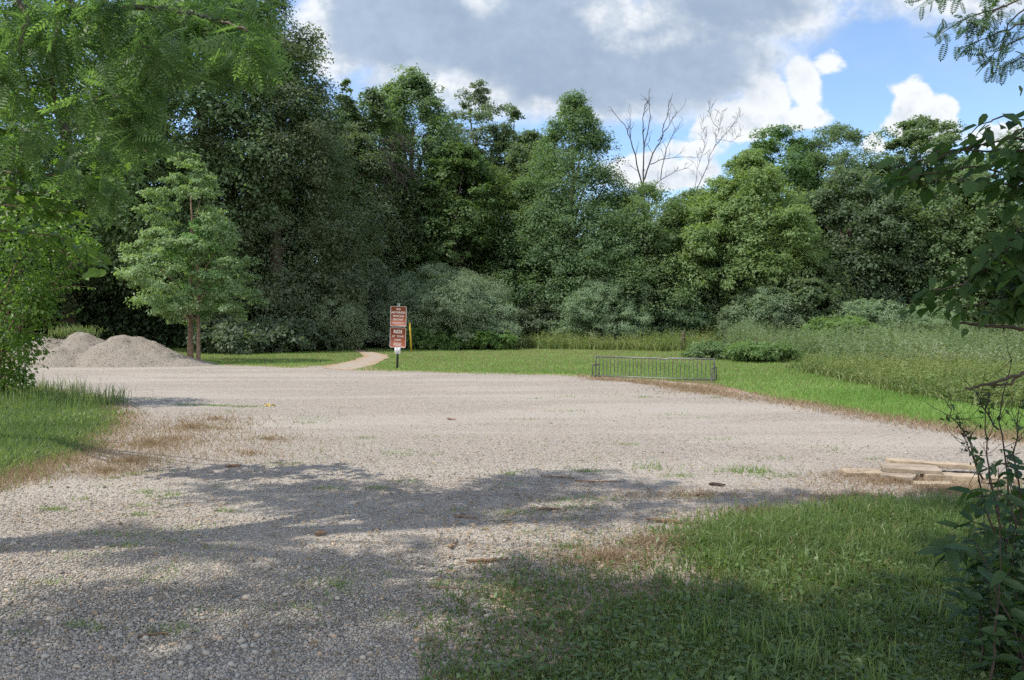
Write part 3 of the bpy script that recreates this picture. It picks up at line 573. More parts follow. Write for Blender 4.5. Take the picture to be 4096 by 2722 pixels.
dead('bare dead tree with thick upright grey branches right of the big cone shaped tree', 66, [
    ([(643, 190), (636, 165), (630, 140), (624, 125), (612, 112)], .14), ([(630, 138), (629, 125), (631, 112)], .07), ([(643, 190), (643, 165), (643, 140), (642, 120), (643, 108)], .15), ([(643, 150), (648, 130), (649, 112), (648, 101)], .10),
    ([(644, 180), (652, 155), (660, 138), (664, 120), (666, 108)], .13), ([(657, 142), (666, 130), (673, 118), (679, 112)], .08), ([(650, 165), (662, 160), (680, 157), (700, 158)], .08), ([(648, 192), (660, 180), (675, 172), (690, 168)], .09), ([(660, 180), (666, 150), (672, 135), (680, 125)], .08)], (643, 192), M['greybark'], 140, 1)
dead('thin leafless tree with fine twigs against the blue, next to the thick dead tree', 68, [
    ([(695, 195), (705, 170), (712, 150), (718, 132), (720, 117)], .07), ([(713, 148), (724, 135), (733, 125), (738, 118)], .06), ([(692, 195), (697, 170), (703, 148), (704, 136), (700, 127)], .05), ([(718, 132), (710, 122), (704, 116)], .05), ([(716, 140), (730, 142), (738, 138)], .04)], (694, 197), M['greybark'], 141, 3)

# ------------------------------------------------------------------ bushes along the wood edge
GB = 'bushes along the wood edge'
def bush(label, u, Y, vtop, wpx, kind, shape, seed, n=70, rc=None, name='silvery_bush', vbot=352, **kw): return T(name, label, 'bush', u, Y, vtop, wpx, vbot, kind, shape, seed, n, rc, GB, 'darkbark', (0, 0), 9, 34, .06, **kw)
bush('large silvery green bush arching behind the brown sign', 442, 52.5, 262, 118, 'olive', 'dome', 301, 120, .95)
bush('silvery green bush forming the right lobe behind the low brambles', 475, 51.5, 290, 58, 'olive', 'dome', 302, 60, .7)
bush('silvery bush left of the trail mouth, under the oak skirt', 330, 48, 285, 62, 'olive', 'dome', 303, 60, .7)
bush('round silvery bush in front of the dark wood right of centre', 606, 57, 274, 84, 'olive', 'dome', 304, 95, .75)
bush('silvery bush below the light maple', 768, 54, 284, 70, 'olive', 'dome', 305, 80, .7)
bush('dark leafy bush between the round silvery bush and the maple', 680, 57, 290, 56, 'dark', 'dome', 306, 60, .8, 'leafy_bush')
bush('leafy bush with layered shiny foliage under the very dark oak', 806, 53, 276, 52, 'mid', 'dome', 307, 60, .7, 'leafy_bush')
bush('silvery bush low on the right above the tall weeds', 868, 52, 298, 60, 'olive', 'dome', 308, 60, .65)
bush('grey green bush at the right, partly behind the drooping leaves', 925, 52, 303, 60, 'olive', 'dome', 309, 60, .65)
bush('dark leafy bush behind the yellow post left of the silvery bush', 395, 57, 285, 50, 'oak', 'dome', 310, 60, .8, 'leafy_bush')
bush('pale green weedy bush rising just above the tall weeds', 845, 46, 318, 60, 'light', 'dome', 311, 40, .6, 'leafy_bush')
bush('dark bush in the shade right of the brambles', 540, 60, 300, 60, 'dark', 'dome', 312, 50, .9, 'leafy_bush')
bush('low bright green bramble thicket right of the yellow post', 430, 50.5, 320, 58, 'light', 'dome', 313, 46, .5, 'bramble_bush', 349)
bush('low bright bramble thicket trailing into the meadow grass', 478, 50, 328, 60, 'light', 'dome', 314, 44, .45, 'bramble_bush', 349)
bush('small bright green bush at the lawn edge behind the rack end', 712, 36, 342, 34, 'bright', 'dome', 315, 26, .3, 'weed_bush', 356, leaf=.09)
bush('bright green bush clump on the lawn right of the rack', 757, 33.5, 344, 52, 'bright', 'ovoid', 316, 30, .42, 'weed_bush', 362, leaf=.09)
bush('dark low growth at the foot of the oaks left of the trail', 262, 46, 318, 120, 'dark', 'dome', 318, 60, .7, 'leafy_bush', 350)

# ------------------------------------------------------------------ tall weeds and meadow
rg = np.random.default_rng(51)
def stalks(mb, P, h, rg, nleaf, ll, lw, tint, stem=True, up=.5):
    n = len(P); t = rg.uniform(.12, 1, (n, nleaf)); az = rg.uniform(0, 2*np.pi, (n, nleaf)); bend = rg.normal(0, .12, (n, 1, 2))
    C = P[:, None, :]+np.stack([bend[..., 0]*h[:, None]*t**2, bend[..., 1]*h[:, None]*t**2, h[:, None]*t], -1); A = np.stack([np.cos(az), np.sin(az), np.full_like(az, up)], -1)
    N = np.stack([-np.cos(az)*.5, -np.sin(az)*.5, np.full_like(az, 1.)], -1)+rg.normal(0, .4, (n, nleaf, 3)); s = (1.15-.55*t)*rg.uniform(.7, 1.3, t.shape)
    stamp(mb, DIAMOND, C.reshape(-1, 3), A.reshape(-1, 3), N.reshape(-1, 3), (s*ll).ravel(), (s*lw).ravel(), np.clip(np.repeat(tint, nleaf)+rg.normal(0, .12, n*nleaf), 0, 1))
def px_area(n, poly, rg):
    pl = px_poly(poly); lo, hi = pl.min(0), pl.max(0); P = np.column_stack([rg.uniform(lo[0], hi[0], n), rg.uniform(lo[1], hi[1], n), np.zeros(n)]); return P[sdf(P, pl)+wob(P)*2.2 > .1]
mb = MB(); P = px_area(16000, [(700, 345), (748, 355), (810, 367), (870, 371), (960, 372), (1100, 373), (1200, 352), (860, 347), (760, 345)], rg)
P = P[(rg.random(len(P)) < np.clip(1.25-(P[:, 1]-24)/45, .3, 1)) & (fbm(P[:, 0]+50, P[:, 1], .55) > .41)]; h = rg.uniform(.8, 1.55, len(P))*(.5+1.05*fbm(P[:, 0], P[:, 1], .35))*np.clip(.7+(P[:, 1]-25)/40, .7, 1.15)
stalks(mb, P, h, rg, 24, .15, .045, np.clip(-.15+1.5*fbm(P[:, 0], P[:, 1], .5)+rg.normal(0, .2, len(P)), 0, 1)); tag(mb.build('tall_weeds', M['weeds']), kind='stuff')
mb = MB(); P = px_area(26000, [(455, 348), (560, 349), (700, 352), (735, 346), (800, 341), (560, 341), (460, 345)], rg)[:9000]; h = rg.uniform(.4, 1.15, len(P))*(.35+1.3*fbm(P[:, 0], P[:, 1], .3))
blades(mb, np.repeat(P, 5, 0)+rg.normal(0, .15, (len(P)*5, 3))*[1, 1, 0], np.repeat(h, 5)*rg.uniform(.35, 1.05, len(P)*5), .05, rg, .75, np.clip(np.repeat(fbm(P[:, 0], P[:, 1], .4), 5)*.9+rg.normal(0, .2, len(P)*5), 0, 1))
stalks(mb, P[::2], h[::2]*1.1, rg, 16, .17, .055, np.clip(fbm(P[::2, 0], P[::2, 1], .4)*1.5-.25+rg.normal(0, .15, len(P[::2])), 0, 1))
P = px_area(30000, [(800, 369), (850, 384), (905, 396), (960, 402), (1040, 412), (1150, 415), (1150, 372), (960, 370), (868, 367)], rg)[:9000]; h = rg.uniform(.2, .6, len(P))*(.4+1.1*fbm(P[:, 0], P[:, 1], .4))
blades(mb, np.repeat(P, 5, 0)+rg.normal(0, .1, (len(P)*5, 3))*[1, 1, 0], np.repeat(h, 5)*rg.uniform(.5, 1.1, len(P)*5), .022, rg, .9, np.clip(np.repeat(fbm(P[:, 0], P[:, 1], .6), 5)*.95+rg.normal(0, .2, len(P)*5), 0, 1))
stalks(mb, P[::2], h[::2]*1.25, rg, 14, .095, .036, np.clip(fbm(P[::2, 0], P[::2, 1], .5)*1.5-.25+rg.normal(0, .15, len(P[::2])), 0, .95)); tag(mb.build('meadow_grass', M['meadow']), kind='stuff')

# ------------------------------------------------------------------ near trees: walnut at the left, locust at the right, both shading the foreground
def branch(mb_, path, r0, r1, sides=6, rg=None, jit=.0):
    P = np.asarray(path, float); k = 4; Q = np.concatenate([np.linspace(P[i], P[i+1], k+1)[:-1] for i in range(len(P)-1)]+[P[-1:]])
    for _ in range(2): Q[1:-1] = Q[1:-1]*.5+(Q[:-2]+Q[2:])*.25
    if rg is not None and jit: Q[1:-1] += rg.normal(0, jit, (len(Q)-2, 3))
    mb_.tube(Q, np.linspace(r0, r1, len(Q)), sides); return Q
def compound(mb_, rg, C, r, n, L, tpl, hang=.5, wk=1.0):
    d_ = unit(rdir(rg, n)*[1, 1, .7]); P = C+d_*(rg.random((n, 1))**.6)*r; A = unit(d_*[1, 1, .4]+rg.normal(0, .4, (n, 3))+np.array([0, 0, -hang])); N = np.array([0, 0, 1.])+rg.normal(0, .45, (n, 3))+d_*.3
    l_ = L*rg.uniform(.65, 1.2, n); stamp(mb_, tpl, P-A*l_[:, None]*.4, A, N, l_, l_*wk, np.clip(rg.normal(.5, .28, n), 0, .97))
rg = np.random.default_rng(61)
def shade_at(u, v, z):
    g = G(u, v); return g+SUNV*(z/SUNV[2])
WT = np.array([-7.0, 4.8, 0.]); wal = empty('walnut_tree', WT, 'big walnut at the left whose feathery branches hang across the top corner', 'tree'); mf = MB(); mt = MB()
mt.tube([WT*0+[0, 0, -.1], [.1, .05, 2.2], [.0, .1, 4.5], [.25, .1, 7], [.3, .1, 9.5], [.2, 0, 12]], [.34, .27, .24, .2, .14, .05], 10)
for (u, v, rp) in [(-40, 20, 55), (20, 18, 42), (70, 14, 42), (120, 14, 42), (170, 12, 42), (220, 12, 38), (258, 14, 24), (248, 48, 26), (212, 52, 34), (165, 56, 38), (115, 60, 38), (60, 62, 38), (15, 75, 38), (108, 98, 34), (150, 82, 26), (66, 112, 34), (138, 118, 20), (143, 140, 20), (108, 150, 25), (84, 180, 28), (112, 195, 20), (30, 140, 36), (228, 72, 20), (262, 66, 14), (-30, 90, 50), (195, 30, 36), (90, 38, 36), (40, 38, 36), (145, 35, 34), (235, 30, 30)]:
    Y = rg.uniform(6.0, 7.4); c_ = at(u, v, Y)-WT; compound(mf, rg, c_, rp/F*Y*1.05, int(19+.60*rp), .27, WALNUT, .55)
# limbs traced from their shapes
Yl = 6.7
for pth, r0, r1 in [([(59, -40), (59, 0), (62, 14), (62, 26), (56, 45), (54, 69), (54, 93), (57, 108), (64, 122), (72, 134)], .030, .010), ([(50, -50), (67, 0), (80, 10), (92, 14), (106, 16), (116, 12), (138, 10), (165, 11), (184, 14), (208, 19), (232, 27), (250, 34)], .042, .010),
                    ([(100, -30), (105, 0), (111, 13), (120, 32), (136, 39), (148, 47), (164, 60)], .020, .006), ([(120, 32), (126, 44), (134, 58), (143, 72)], .012, .005), ([(15, -40), (21, 0), (27, 13), (34, 24), (27, 34), (24, 57), (22, 66), (26, 82), (34, 92)], .024, .008), ([(87, 80), (100, 89), (113, 96), (122, 99)], .012, .005)]:
    P = np.array([at(u, v, Yl+.4*math.sin(i)) for i, (u, v) in enumerate(pth)])-WT; branch(mt, P, r0, r1, 6, rg, .008)
for tgt in [(59, -40), (50, -50), (100, -30), (15, -40)]: branch(mt, [np.array([.25, .1, 5.6]), np.array([1.3, .5, 6.3]), at(tgt[0]-30, tgt[1]-50, Yl)-WT, at(*tgt, Yl)-WT], .11, .04, 6)
sh_l = [(110, 625, .35), (360, 600, .3), (330, 560, .3), (440, 610, .3), (262, 548, .38), (150, 598, .35), (70, 605, .4), (205, 630, .4), (420, 545, .25), (120, 535, .42), (165, 556, .35), (45, 545, .35), (215, 487, .28), (480, 505, .3), (500, 484, .3), (455, 520, .3), (330, 575, .42), (290, 596, .42), (385, 570, .35), (410, 604, .42), (240, 585, .36),
        (350, 625, .5), (305, 650, .5), (395, 655, .45), (190, 600, .3), (60, 645, .5), (20, 655, .5), (110, 668, .45), (170, 672, .4), (250, 668, .42), (70, 685, .5), (380, 690, .5), (300, 700, .5), (450, 660, .35), (200, 700, .5)]
sh_r = [(545, 478, .45), (590, 476, .4), (520, 490, .4), (610, 490, .5), (575, 497, .35), (650, 488, .4), (660, 505, .45), (745, 503, .5), (790, 500, .5), (870, 503, .45), (945, 506, .5), (985, 500, .5), (620, 515, .4), (580, 520, .3), 
        (530, 575, .4), (585, 590, .55), (620, 620, .6), (690, 620, .6), (760, 615, .55), (560, 630, .5), (700, 600, .35), (640, 598, .4), (600, 660, .6), (670, 660, .6), (740, 655, .6), (810, 650, .6), (880, 640, .6), (900, 600, .35), (950, 600, .5), (980, 560, .5), (990, 640, .6), (930, 670, .6), (850, 690, .6), (760, 700, .6), (680, 700, .6), (600, 700, .6), (520, 690, .5), (1010, 520, .6), (1030, 590, .7), (1040, 660, .7), (1000, 690, .6)]
zs = {}
for u, v, r in sh_l+sh_r:
    z = rg.uniform(7.5, 10.0); c_ = shade_at(u, v, z)-WT; compound(mf, rg, c_, r*.8, int((88 if u > 480 and v > 555 else 74)*r), .34, WALNUT, .3); zs[(u, v)] = c_
for x, y, z in [(1.6, 2.9, 2.3), (1.5, 2.85, 1.8), (1.9, 2.9, 2.2), (1.8, 3.3, 1.2), (2.1, 3.4, .8), (2.2, 2.9, 1.6), (1.4, 2.8, 2.3), (1.9, 3.5, .4), (2.4, 3.4, 1.2), (1.3, 2.8, 1.9)]:
    zz = rg.uniform(6.5, 8.0); c_ = np.array([x, y, z])+SUNV*((zz-z)/SUNV[2])-WT; compound(mf, rg, c_, .55, 62, .34, WALNUT, .3); zs[(x, y, z)] = c_   # boughs that keep the near right-hand corner in shade
for k in [(330, 575), (350, 625), (395, 655), (190, 600), (120, 535), (610, 490), (745, 503), (870, 503), (585, 590), (690, 620), (600, 660), (740, 655), (980, 560), (990, 640), (545, 478), (660, 505), (1.6, 2.9, 2.3), (2.1, 3.4, .8), (1.9, 2.9, 2.2)]:
    c_ = zs[k]; m_ = np.array([.25, .1, 6.4]); branch(mt, [m_, m_*.75+c_*.25+np.array([0, 0, .4]), m_*.45+c_*.55+np.array([0, 0, .5]), c_*.85+m_*.15+np.array([0, 0, .15]), c_], .024, .007, 5)
mf.build('crown', M['walnut'], wal); mt.build('trunk', M['bark'], wal, True)

LT = np.array([7.6, 6.4, 0.]); loc = empty('locust_tree', LT, 'locust tree at the right with fine feathery sprays hanging in the top corner', 'tree'); mf = MB(); mt = MB()
mt.tube([[0, 0, -.1], [.05, .05, 2.5], [-.1, .1, 5], [-.2, .1, 8], [-.1, 0, 11]], [.3, .24, .2, .14, .05], 10)
def sprays(lst, Y):
    for pth, nl in lst:
        P = np.array([at(u, v, Y+.08*i) for i, (u, v) in enumerate(pth)])-LT; Q = branch(mt, P, .009, .003, 5, rg, .006); idx = rg.integers(len(Q)//4, len(Q), nl); A = rg.normal(0, .6, (nl, 3))+np.array([-.35, 0, -.55]); l_ = rg.uniform(.08, .145, nl)
        stamp(mf, LOCUST, Q[idx]+rg.normal(0, .035, (nl, 3)), A, np.array([0, -.3, 1.])+rg.normal(0, .5, (nl, 3)), l_, l_*1.2, np.clip(rg.normal(.4, .25, nl), 0, .97))
sprays([([(1060, -10), (1000, 8), (960, 22), (938, 36)], 46), ([(1060, -20), (1000, -6), (950, -2), (912, 4)], 46), ([(1060, 20), (1010, 28), (985, 40), (955, 52)], 34), ([(1060, 30), (1020, 38), (990, 55), (985, 62)], 26), ([(1060, 55), (1030, 58), (1012, 62), (996, 70)], 26), ([(1060, 0), (1020, 12), (1000, 30), (1010, 44)], 30), ([(1000, 8), (980, 20), (960, 40)], 24)], 6.2)
for tgt in [(1060, -10), (1060, 20), (1060, 40)]: branch(mt, [np.array([-.15, .1, 5.6]), np.array([-1.5, .2, 5.6]), at(*tgt, 6.2)-LT], .05, .012, 6)
M['locust'] = leaf_mat('locust_leaves', (.045, .095, .025), (.080, .150, .040), None, .35, .42, .4)
mf.build('crown', M['locust'], loc); mt.build('trunk', M['bark'], loc, True)

# mulberry branches at the left
rg = np.random.default_rng(71)
def leafy(mf, mt, path3, r0, nl, L, W_, rg, hang=.45, start=.1, spread=.05, tpl=BROAD, two=True, side=.8):
    Q = branch(mt, path3, r0, r0*.3, 5, rg, .006); t = np.sort(rg.uniform(start, 1, nl)); k = t*(len(Q)-1); j = np.minimum(k.astype(int), len(Q)-2); p = Q[j]+(Q[j+1]-Q[j])*(k-j)[:, None]; tn = unit(Q[j+1]-Q[j])
    sd = np.where(np.arange(nl) % 2, 1, -1)[:, None]; sv = unit(np.cross(tn, [0, 0, 1.])+1e-6); A = sv*sd*side+tn*.55+rg.normal(0, .3, (nl, 3))+np.array([0, 0, -hang]); N = np.array([0, -.25, 1.])+rg.normal(0, .35, (nl, 3)); l_ = L*rg.uniform(.55, 1.2, nl)
    stamp(mf, tpl, p+rg.normal(0, spread, (nl, 3)), A, N, l_, l_*W_, np.clip(rg.normal(.5, .25, nl), 0, .97))
MT = np.array([-8.2, 10.2, 0.]); mul = empty('mulberry_tree', MT, 'mulberry reaching in from the left edge with broad rounded shiny leaves', 'tree'); mf = MB(); mt = MB()
mt.tube([[0, 0, -.1], [.1, -.1, 1.5], [.2, -.3, 3], [.1, -.3, 4.6]], [.13, .11, .08, .03], 8)
for pth, nl in [([(-40, 120), (20, 112), (60, 108), (98, 100), (125, 97)], 60), ([(-40, 150), (30, 150), (90, 150), (130, 146), (160, 156)], 60), ([(60, 150), (95, 158), (120, 166), (140, 156)], 34), ([(-40, 175), (30, 172), (80, 180), (118, 186)], 46), ([(-40, 205), (20, 205), (60, 212), (98, 216)], 40), ([(-40, 100), (0, 95), (30, 100), (55, 94)], 46), ([(-40, 40), (-10, 38), (8, 45), (12, 60)], 22), ([(-40, 130), (10, 132), (50, 128)], 50), ([(-40, 190), (0, 186), (40, 196), (70, 190)], 40), ([(-30, 225), (20, 232), (60, 236), (95, 258), (104, 262)], 36), ([(-40, 160), (0, 166), (40, 160)], 40)]:
    leafy(mf, mt, np.array([at(u, v, 8.0+.4*math.sin(i*1.7+nl)) for i, (u, v) in enumerate(pth)])-MT, .010, int(nl*1.7), .125, .82, rg, .4, .05, .06)
for v_ in (40, 100, 130, 150, 190, 225): branch(mt, [np.array([.15, -.3, 3.2]), at(-40, v_, 8.3)-MT], .04, .012, 5)
mf.build('foliage', M['mulberry'], mul); mt.build('trunk', M['tanbark'], mul, True)
# leafy shrub lower left, standing on the grass
SB = np.array([-11.2, 16.6, 0.]); shr = empty('leafy_shrub', SB, 'large bright green shrub at the left edge with arching paired-leaf twigs', 'shrub'); mf = MB(); mt = MB()
cl = [(-20, 250, 40), (30, 235, 34), (70, 235, 26), (85, 250, 16), (20, 275, 34), (60, 270, 22), (10, 310, 32), (40, 310, 20), (5, 345, 28), (28, 345, 18), (0, 378, 26), (18, 375, 16), (-30, 300, 50), (-30, 350, 50), (40, 290, 20), (10, 210, 34), (50, 212, 26), (-30, 210, 40), (-5, 395, 18)]
for u, v, rp in cl:
    Y = 15.5+rg.uniform(-.7, .9); c_ = at(u, v, Y)-SB; r_ = rp/F*Y; n = int(90+rp*14); dd = rdir(rg, n); P = c_+dd*r_*(rg.random((n, 1))**.45); A = dd*[1, 1, .3]+rg.normal(0, .5, (n, 3))+np.array([.15, 0, -.45]); l_ = rg.uniform(.06, .11, n)
    P = P[P[:, 2] > .05]; n = len(P); stamp(mf, BROAD, P, A[:n], np.array([0, -.2, 1.])+dd[:n]*.4+rg.normal(0, .4, (n, 3)), l_[:n], l_[:n]*.6, np.clip(rg.normal(.5, .26, n), 0, .97)); branch(mt, [np.array([rg.uniform(-.5, .5), rg.uniform(-.3, .3), -.05]), c_*.5+np.array([-.2, 0, .2]), c_], .028, .008, 5)
for pth, nl in [([(40, 292), (60, 288), (80, 286), (95, 288)], 30), ([(30, 300), (50, 297), (68, 300)], 24), ([(30, 325), (50, 318), (70, 314), (84, 308)], 30), ([(20, 330), (40, 334), (56, 337)], 24), ([(20, 350), (36, 350), (52, 352)], 22), ([(10, 355), (28, 362), (46, 366)], 22), ([(60, 250), (80, 262), (98, 262), (105, 261)], 20), ([(30, 250), (60, 240), (86, 246)], 26), ([(20, 318), (45, 324), (64, 322)], 22), ([(5, 385), (20, 392), (34, 396)], 20)]:
    leafy(mf, mt, np.array([at(u, v, 15.0+.1*i) for i, (u, v) in enumerate(pth)])-SB, .008, nl, .085, .55, rg, .6, .0, .015, side=1.0)
mf.build('foliage', M['shrub'], shr); mt.build('stem', M['tanbark'], shr, True)

# right edge: low sapling branch of large leaves, and the dark shrub below it
rg = np.random.default_rng(81)
RB = np.array([2.75, 3.0, 0.]); sap = empty('broadleaf_sapling', RB, 'shaded sapling at the right edge with large drooping toothed leaves against the sky', 'sapling'); mf = MB(); mt = MB()
mt.tube([[0, 0, -.05], [.02, .0, 1.0], [.0, .05, 2.0], [.05, .02, 3.0]], [.035, .028, .02, .008], 8)
HUBS = [at(1100, v_, 2.98)-RB for v_ in (315, 255, 195, 135)]
for k, hb in enumerate(HUBS): z_ = hb[2]-.42+.05*k; branch(mt, [np.array([.01, .02, z_]), np.array([hb[0]*.35, hb[1]*.3+.02, z_+.16]), hb], .013, .008, 6)
for v_ in (332, 360): p0_ = at(1070, v_, 2.8)-RB; branch(mt, [np.array([.01, .02, p0_[2]-.30]), p0_*.5+np.array([0, .02, (p0_[2]-.12)*.5]), p0_], .012, .0075, 6)
for pth, nl, L in [([(1060, 140), (1010, 140), (960, 150), (915, 166), (890, 182)], 20, .09), ([(1060, 185), (1000, 170), (940, 168), (885, 190)], 20, .08), ([(1060, 120), (1030, 125), (1000, 140)], 14, .09), ([(1060, 205), (1010, 200), (985, 205)], 14, .09), ([(1060, 305), (1020, 305), (990, 310)], 18, .08), ([(1060, 240), (1030, 236), (995, 240)], 20, .1), ([(1060, 290), (1030, 280), (980, 270)], 22, .1), ([(1060, 225), (1035, 255), (1020, 290)], 20, .1), ([(1060, 130), (1035, 150), (1015, 190)], 18, .1), ([(1060, 250), (1020, 255), (985, 270), (950, 285)], 20, .09), ([(1060, 150), (1010, 150), (960, 152), (915, 160), (885, 172)], 22, .09), ([(1060, 105), (1015, 118), (985, 122), (962, 140)], 12, .10), ([(1060, 195), (1000, 186), (950, 180), (908, 184)], 13, .10), ([(1060, 270), (1010, 262), (960, 285), (925, 292), (908, 300)], 14, .09), ([(1060, 300), (1010, 296), (965, 306), (945, 312)], 12, .09), ([(1060, 230), (1020, 240), (990, 255), (975, 275)], 14, .10), ([(1060, 165), (1020, 170), (985, 178)], 12, .10), ([(1060, 280), (1020, 285), (995, 300)], 14, .09), ([(1060, 255), (1035, 262), (1010, 275)], 14, .1), ([(1060, 215), (1030, 220), (1015, 235)], 10, .1)]:
    leafy(mf, mt, np.array([at(u, v, 2.85+.09*math.sin(i*2.1)) for i, (u, v) in enumerate(pth)])-RB, .005, int(nl*1.7), L*.82, .62, rg, .5, .08, .03)
    hb = min(HUBS, key=lambda h_: abs(h_[2]-at(*pth[0], 2.85)[2])); p0_ = at(*pth[0], 2.85)-RB; branch(mt, [hb, hb*.45+p0_*.55+np.array([0, 0, .03]), p0_], .007, .005, 5)
for k in range(14):                                       # the sapling's own crown round its stem, beyond the frame
    z_ = rg.uniform(1.2, 2.9); a_ = rg.uniform(-1.9, 1.9); r_ = rg.uniform(.35, .8); leafy(mf, mt, [np.array([.01, .02, z_]), np.array([math.cos(a_)*r_*.5, math.sin(a_)*r_*.5, z_+.14]), np.array([math.cos(a_)*r_, math.sin(a_)*r_, z_+.12])], .008, 26, .085, .62, rg, .5, .2, .03)
Yb = 2.8
branch(mt, np.array([at(u, v, Yb) for u, v in [(1070, 332), (1030, 329), (1000, 327), (975, 324), (953, 321)]])-RB, .0075, .004, 6, rg, .002)
branch(mt, np.array([at(u, v, Yb) for u, v in [(1070, 360), (1030, 370), (1008, 379), (990, 384), (975, 388), (967, 389)]])-RB, .0075, .004, 6, rg, .003)
branch(mt, np.array([at(u, v, Yb) for u, v in [(1022, 374), (1012, 383), (1004, 385), (990, 385)]])-RB, .005, .003, 6, rg, .003)
mf.build('foliage', M['bigleaf'], sap); mt.build('stem', M['darkbark'], sap, True)
DB = G(1010, 700); dsh = empty('dark_shrub', DB, 'dark thin stemmed shrub rising from the grass at the lower right edge', 'shrub'); mf = MB(); mt = MB()
for k in range(22):
    u0, v0 = rg.uniform(985, 1075), rg.uniform(650, 710); b = G(u0, v0); ut, vt = rg.uniform(970, 1060), rg.uniform(440, 590); Y = b[1]+rg.uniform(-.15, .3); top = at(ut, vt, Y)
    leafy(mf, mt, np.array([b, b*.6+top*.4+rg.normal(0, .03, 3), top])-DB, .006, int(rg.integers(30, 52)), .095, .44, rg, .45, .12, .05)
for pth, nl, L in [([(1010, 560), (985, 545), (965, 540), (945, 552)], 14, .13), ([(1010, 540), (985, 525), (965, 522)], 12, .10), ([(1020, 500), (995, 495), (975, 500)], 14, .08), ([(1010, 590), (985, 580), (972, 590)], 12, .09), ([(1020, 470), (1000, 462), (985, 470)], 12, .07), ([(1030, 560), (1005, 570), (990, 560)], 16, .09)]:
    leafy(mf, mt, np.array([at(u, v, 3.5) for u, v in pth])-DB, .004, nl, L, .42, rg, .5, .1, .02)
for pth in [[(1005, 560), (985, 500), (972, 440), (958, 425), (948, 405)], [(1010, 560), (992, 480), (985, 430), (990, 390)], [(1020, 540), (1005, 460), (1000, 410), (1012, 360)], [(985, 480), (975, 455), (962, 432)], [(1024, 520), (1015, 450), (1022, 400)], [(1000, 430), (985, 410), (978, 392)]]:
    Q = branch(mt, np.array([at(u, v, 3.6) for u, v in pth])-DB, .005, .0018, 5, rg, .004); nl = 26; idx = rg.integers(4, len(Q), nl); l_ = rg.uniform(.012, .045, nl)
    stamp(mf, DIAMOND, Q[idx]+rg.normal(0, .02, (nl, 3)), rdir(rg, nl), rdir(rg, nl), l_, l_*.5, rg.random(nl))
    for i in idx[:14]: e_ = Q[i]+unit(rg.normal(0, 1, 3)+np.array([0, 0, .5]))*rg.uniform(.05, .16); mt.tube([Q[i], (Q[i]+e_)/2+rg.normal(0, .008, 3), e_], [.0018, .0015, .001], 3, False)
mf.build('foliage', M['darkshrub'], dsh); mt.build('stem', M['darkbark'], dsh, True)

# ------------------------------------------------------------------ sign
def rounded(mb_, w_, h_, r, y0, y1, cz=0.0, cx=0.0):
    pts = []
    for sx, sz, a0 in ((1, 1, 0), (-1, 1, 90), (-1, -1, 180), (1, -1, 270)):
        for k in range(6): a_ = math.radians(a0+k*18); pts.append((cx+sx*(w_/2-r)+r*math.cos(a_), cz+sz*(h_/2-r)+r*math.sin(a_)))
    n = len(pts); V_ = [(x, y0, z) for x, z in pts]+[(x, y1, z) for x, z in pts]
    mb_.add(V_, [(i, (i+1) % n, n+(i+1) % n, n+i) for i in range(n)]); k = mb_.n-2*n
    mb_.f.append(np.array([[k+i for i in range(n)]])); mb_.t.append(np.array([.5])); mb_.f.append(np.array([[k+n+i for i in range(n)][::-1]])); mb_.t.append(np.array([.5])); return mb_
SP = G(397, 369); sg = empty('trail_sign', SP, 'post with two brown rule signs and a white notice at the lawn corner', 'sign'); sg.rotation_euler = (0, math.radians(1.6), math.radians(-3))
px = SP[1]/F
mb = MB()
mb.box((0, 0.0, 1.115), (.028, .006, 2.43)); mb.box((-.026, -.012, 1.115), (.024, .030, 2.43)); mb.box((.026, -.012, 1.115), (.024, .030, 2.43))
post = mb.build('post', M['post'], sg); post.location = (0, .05, 0)
def text(body, size, x, z, parent, yy, sx=.95, off=.004):
    cu = bpy.data.curves.new('lettering', 'FONT'); cu.body = body; cu.size = size; cu.align_x = 'CENTER'; cu.align_y = 'CENTER'; cu.offset = off*size*2.2; cu.space_character = 1.08; cu.extrude = .0008
    o = bpy.data.objects.new('tmp', cu); COL.objects.link(o); bpy.context.view_layer.update(); dg = bpy.context.evaluated_depsgraph_get(); me_ = bpy.data.meshes.new_from_object(o.evaluated_get(dg)); bpy.data.objects.remove(o)
    me_.transform(Matrix.Translation((x, yy, z)) @ Matrix.Rotation(math.radians(90), 4, 'X') @ Matrix.Diagonal((sx, 1, 1, 1))); return me_
def join_text(lines, parent, yy):
    for body, size, x, z, sx in lines:
        me_ = text(body, size, x, z, parent, yy, sx); me_.name = 'lettering'; me_.materials.clear(); me_.materials.append(M['white']); o = bpy.data.objects.new('lettering', me_); COL.objects.link(o); o.parent = parent
def panel(zc, w_, h_, lines, label):
    mb = MB(); rounded(mb, w_, h_, .045, -.004, .004); p = mb.build('sign_panel', M['alu'], sg); p.location = (0, 0, zc); p['label'] = label
    mb = MB(); rounded(mb, w_-.012, h_-.012, .04, -.0062, -.0042); mb.build('border', M['white'], p)
    mb = MB(); rounded(mb, w_-.042, h_-.042, .03, -.0085, -.0064); mb.build('sign_face', M['brown'], p); join_text(lines, p, -.0098)
    for s in (1, -1):
        mb = MB(); mb.tube([(0, -.010, s*h_*.40), (0, -.0135, s*h_*.40), (0, -.016, s*h_*.40)], [.011, .011, .007], 8); mb.build('bolt', M['alu'], p)
    return p
ztop = (369-304.4)*px; z1c = (369-316.3)*px; z2c = (369-337.6)*px; pw = 16.3*px; phh = 20.2*px
